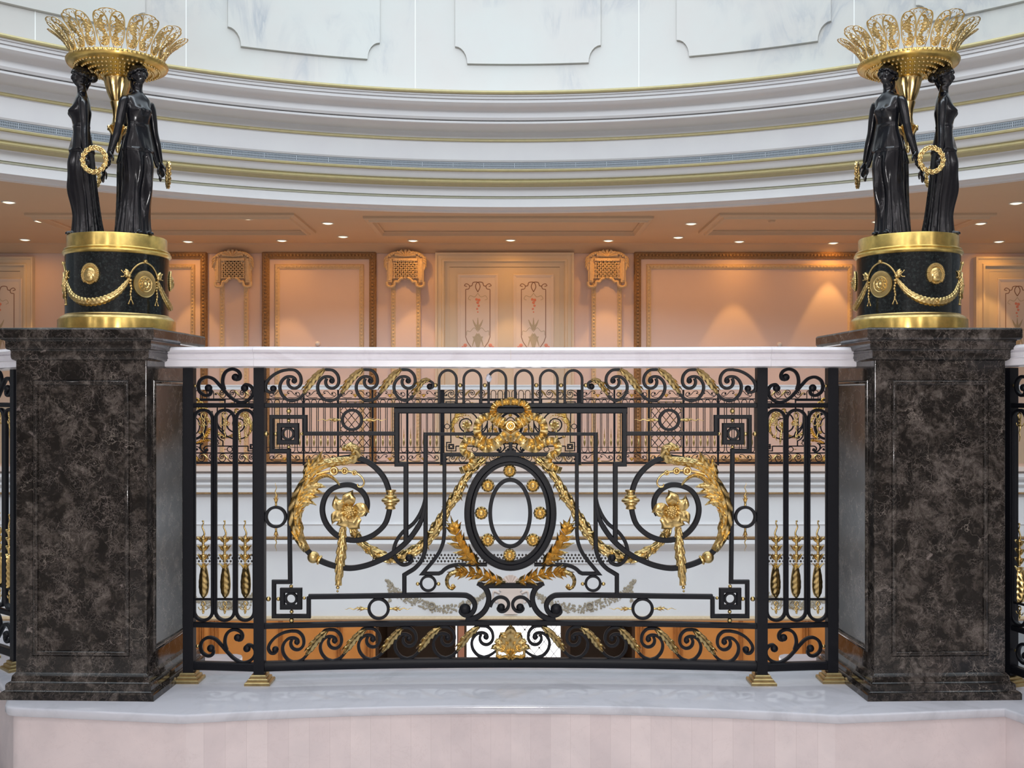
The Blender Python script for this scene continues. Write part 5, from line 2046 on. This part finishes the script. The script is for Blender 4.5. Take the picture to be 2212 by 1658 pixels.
o = mk('handrail', m, PLASTER, None, (0, YF, 1.292), loc=(0, YF, 1.292), ang=30)
tag(o, 'white handrail of the far balustrade, across the atrium at the foot of the double door', 'handrail')

# ------------------------------------------------------------------ fascia of the opposite gallery
def fv(lst):
    return [(13.5 - y, CZ + (VC - v) * y / F) for v, y in lst]
PINK = m_noisy('peach_plaster', (.80, .66, .58), (.82, .68, .60), 2.0, .55)
def fasc(lst, mt, name):
    prof = fv(lst)
    m = M()
    vs, fs = [], []
    for x in (-9, 9):
        vs += [(x, 13.5 - o, z) for o, z in prof]
    n = len(prof)
    fs = [(i, i + 1, n + i + 1, n + i) for i in range(n - 1)]
    m.add(vs, fs)
    struct(mk(name, m, mt, ang=30, recalc=False))
fasc([(1000.5, 14.2), (1006.5, 13.32), (1008, 13.30), (1017, 13.30), (1018.5, 13.32), (1018.0, 13.42)], PINK, 'trim_40')  # peach colour stands for warm light reflected on the ledge nose
fasc([(1018, 13.42), (1020, 13.38), (1024, 13.35), (1030, 13.34), (1034, 13.36), (1036, 13.40), (1038, 13.44), (1041, 13.445), (1042, 13.41), (1046, 13.40), (1050, 13.42), (1052, 13.455), (1054, 13.46), (1055, 13.43), (1062.5, 13.43)], PLASTER, 'trim_41')
fasc([(1062.5, 13.43), (1064, 13.41), (1066, 13.41), (1067.5, 13.50)], FRAMEC, 'trim_42')
fasc([(1067.5, 13.50), (1128, 13.50), (1129.5, 13.47), (1132, 13.46), (1134.5, 13.48), (1158, 13.48)], PLASTER, 'wall_lower')
fasc([(1158, 13.48), (1160, 13.45), (1163, 13.45), (1164.5, 13.49)], FRAMEC, 'trim_43')
fasc([(1164.5, 13.49), (1166, 13.455), (1174, 13.44), (1176, 13.45), (1177.5, 13.50), (1182, 13.56), (1186, 13.60), (1190, 13.62), (1330, 13.62)], PLASTER, 'wall_fascia')
fasc([(1330, 13.62), (1332, 13.58), (1336, 13.57), (1339, 13.60), (1338.5, 13.75)], CARVEC, 'trim_44')
m = M()
zs = CZ + (VC - 1338.5) * 13.75 / F
box(m, -9, 9, 13.70, 18.6, zs, zs + .08)
struct(mk('ceiling_lower', m, CEILC, smooth=False))
def lz(v, y=13.62):
    return CZ + (VC - v) * y / F
def lx(u, y=13.62):
    return (u - UC) * y / F
# pierced lattice band under the cornice
m, k = M(), M()
for u0, u1 in ((405, 552), (836, 1372), (1656, 1806)):
    x0, x1 = lx(u0), lx(u1)
    z0, z1 = lz(1214), lz(1194)
    box(m, x0, x1, 13.585, 13.62, z0 - .01, z1 + .01)
    st = .046
    n = int((x1 - x0) / st)
    for i in range(n):
        for j in range(3):
            cx = x0 + st * (i + .5 + .5 * (j % 2))
            cz = z0 + (z1 - z0) * (j + .5) / 3
            if cx > x1 - .02:
                continue
            r = .0165
            k.add([(cx - r, 13.583, cz), (cx, 13.583, cz - r * 1.15), (cx + r, 13.583, cz), (cx, 13.583, cz + r * 1.15)], [(0, 1, 2, 3)])
fz = mk('trim_45', m, PLASTER, smooth=False)
struct(fz)
mk('pierced_holes', k, DARK, fz, smooth=False, recalc=False)
# painted relief swags on the fascia
class Fas:
    g = 13.62 / F
    def __call__(s, u, v, b=0.0):
        return (lx(u), 13.62 - b, lz(v))
FS = Fas()
def swag(pts, drop, label, sym=False):
    m = M()
    rnd = random.Random(5)
    pp = catmull(pts, 8)
    for i, (a, b) in enumerate(pp):
        t = i / (len(pp) - 1)
        w = 3.2 + 8.5 * sin(pi * t)
        for q in range(11):
            r = rnd.uniform(1.2, 2.7)
            ball(m, a + rnd.uniform(-w, w), b + rnd.uniform(-w, w) * .8, r, FS, r * FS.g * .5, 7, 5, .6)
    for i in range(16):
        t = i / 15
        for q in range(3):
            ball(m, drop[0] + rnd.uniform(-4, 4) * (1 - .5 * t), drop[1] + t * drop[2] + rnd.uniform(-2, 2), rnd.uniform(1.2, 2.6), FS, .008, 7, 5, .6)
    mid = pp[len(pp) // 2]
    ring(m, mid[0], mid[1] - 3, 7, 7, 3.5, .03, FS, .02, 16, SEC_O)
    org = FS(mid[0], mid[1], 0)
    o = mk('relief_swag', m, RELIEF, None, org, loc=org)
    tag(o, label, 'relief', 'relief swags on the opposite fascia')
swag([(836, 1254), (862, 1282), (905, 1302), (962, 1314), (1020, 1300), (1052, 1278)], (842, 1258, 40), 'grey gold relief swag on the opposite fascia, left of the centre vase')
swag([(2206 - a, b) for a, b in [(836, 1254), (862, 1282), (905, 1302), (962, 1314), (1020, 1300), (1052, 1278)]], (2206 - 842, 1258, 40), 'grey gold relief swag on the opposite fascia, right of the centre vase')
swag([(408, 1286), (440, 1300), (475, 1307), (515, 1303), (546, 1290), (556, 1270)], (555, 1265, 36), 'grey gold relief swag on the opposite fascia, behind the left torches')
swag([(2206 - a, b) for a, b in [(408, 1286), (440, 1300), (475, 1307), (515, 1303), (546, 1290), (556, 1270)]], (2206 - 555, 1265, 36), 'grey gold relief swag on the opposite fascia, behind the right torches')
FV = Fas()
FV.g = .0006
m = M()
for a in range(9):
    t = pi * a / 8
    frond(m, [(1103, 1262), (1103 + 11 * cos(t), 1262 - 11 * sin(t)), (1103 + 21 * cos(t), 1262 - 21 * sin(t))], lambda s: 3.8 * (.4 + .8 * s), .02, FS, .008, 3, nt=2)
axlathe(m, 1103, 1270, 0, 1, [(0, 22), (4, 26), (7, 20), (20, 29), (34, 26), (44, 14), (48, 9), (52, 12), (55, 16)], FV, .0215, 20)
for s in (-1, 1):
    sweep(m, [(1103 + s * 24, 1280), (1103 + s * 36, 1276), (1103 + s * 38, 1290), (1103 + s * 30, 1300)], 4, .03, FS, .017, sub=4, sec=SEC_O)
org = FS(1103, 1290, 0)
o = mk('relief_vase', m, PINK, None, org, loc=org)
tag(o, 'pale relief vase with shell top at the centre of the opposite fascia', 'relief')

# ------------------------------------------------------------------ lower hall seen under the opposite gallery
YL = 17.2
hz0 = -4.6
def hx(u):
    return (u - UC) * YL / F
def hwall(u0, u1, name, seams):
    m = M()
    box(m, hx(u0), hx(u1), YL, YL + .2, hz0, zs)
    struct(mk(name, m, WOOD, smooth=False))
    m = M()
    for u, w in seams:
        for o in (-1, 0, 1):
            box(m, hx(u) + o * w - .014, hx(u) + o * w + .014, YL - .035 + .008 * abs(o), YL, hz0, zs)
    global hs
    hs += 1
    struct(mk('trim_%d' % hs, m, WOODD, smooth=False))
hs = 49
hwall(120, 811, 'wall_hall_left', [(434, .035), (462, .06), (606, .02), (733, .035), (797, .05)])
hwall(1372, 2080, 'wall_hall_right', [(1384, .05), (1464, .06), (1600, .02), (1742, .05)])
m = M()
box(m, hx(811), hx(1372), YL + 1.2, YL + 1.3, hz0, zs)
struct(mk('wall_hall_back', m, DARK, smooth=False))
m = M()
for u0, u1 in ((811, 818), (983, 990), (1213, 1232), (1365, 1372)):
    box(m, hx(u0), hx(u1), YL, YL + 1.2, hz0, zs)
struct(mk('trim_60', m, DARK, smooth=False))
m = M()
box(m, hx(984.5), hx(987), YL - .02, YL, hz0, zs)
struct(mk('trim_61', m, DAY, smooth=False))
m = M()
box(m, hx(990), hx(1003), YL - .02, YL + .05, hz0, zs)
struct(mk('trim_62', m, mat('rose_wood', (.42, .25, .22), .4), smooth=False))
m = M()
box(m, hx(1007), hx(1212), YL + .06, YL + .08, hz0, zs)
win = struct(mk('window_1', m, DAY, smooth=False))
m = M()
a, b = hx(1118), hx(1212)
for i in range(14):
    for s in (-1, 1):
        x = a - 1.2 + i * .16
        p, q = (x, -3.5 if s > 0 else -2.0), (x + 1.2, -2.0 if s > 0 else -3.5)
        t0, t1 = max(0, (a - p[0]) / 1.2), min(1, (b - p[0]) / 1.2)
        if t1 > t0 + .02:
            pts = []
            for t in (t0, (t0 + t1) / 2, t1):
                pts.append((p[0] + 1.2 * t, p[1] + (q[1] - p[1]) * t))
            S = Wall(YL + .05)
            sweep(m, pts, .008, .01, S)
            for t in (t0 + .1, (t0 + t1) / 2):
                if t < t1:
                    ball(m, p[0] + 1.2 * t, p[1] + (q[1] - p[1]) * t, .016, S, .0, 6, 4, .5)
mk('leading', m, DARK, win, smooth=False)
m = M()
box(m, hx(1003), hx(1008), YL - .02, YL + .06, hz0, zs)
box(m, hx(1211), hx(1216), YL - .02, YL + .06, hz0, zs)
mk('window_frame', m, DARK, win, smooth=False)
m = M()
box(m, -9, 9, 4, 18.6, hz0 - .1, hz0)
struct(mk('floor_lower', m, FLOORC, smooth=False))

# ------------------------------------------------------------------ scrap of clear wrapping left on one arch
m = M()
rnd = random.Random(3)
c = P(1056, 814, 0.0)
n, k = 14, 10
rings = []
for i in range(1, k):
    t = pi * i / k
    rings.append([(c[0] + .0085 * sin(t) * cos(2 * pi * j / n) * (1 + rnd.uniform(-.35, .35)), c[1] + .011 * sin(t) * sin(2 * pi * j / n) * (1 + rnd.uniform(-.3, .3)), c[2] - .004 + .015 * cos(t) * (1 + rnd.uniform(-.1, .1))) for j in range(n)])
loft(m, rings)
o = mk('plastic_wrap', m, CLEAR, None, c, loc=c, ang=15)
tag(o, 'small crumpled scrap of clear plastic wrapped round the third arch of the top railing', 'plastic')
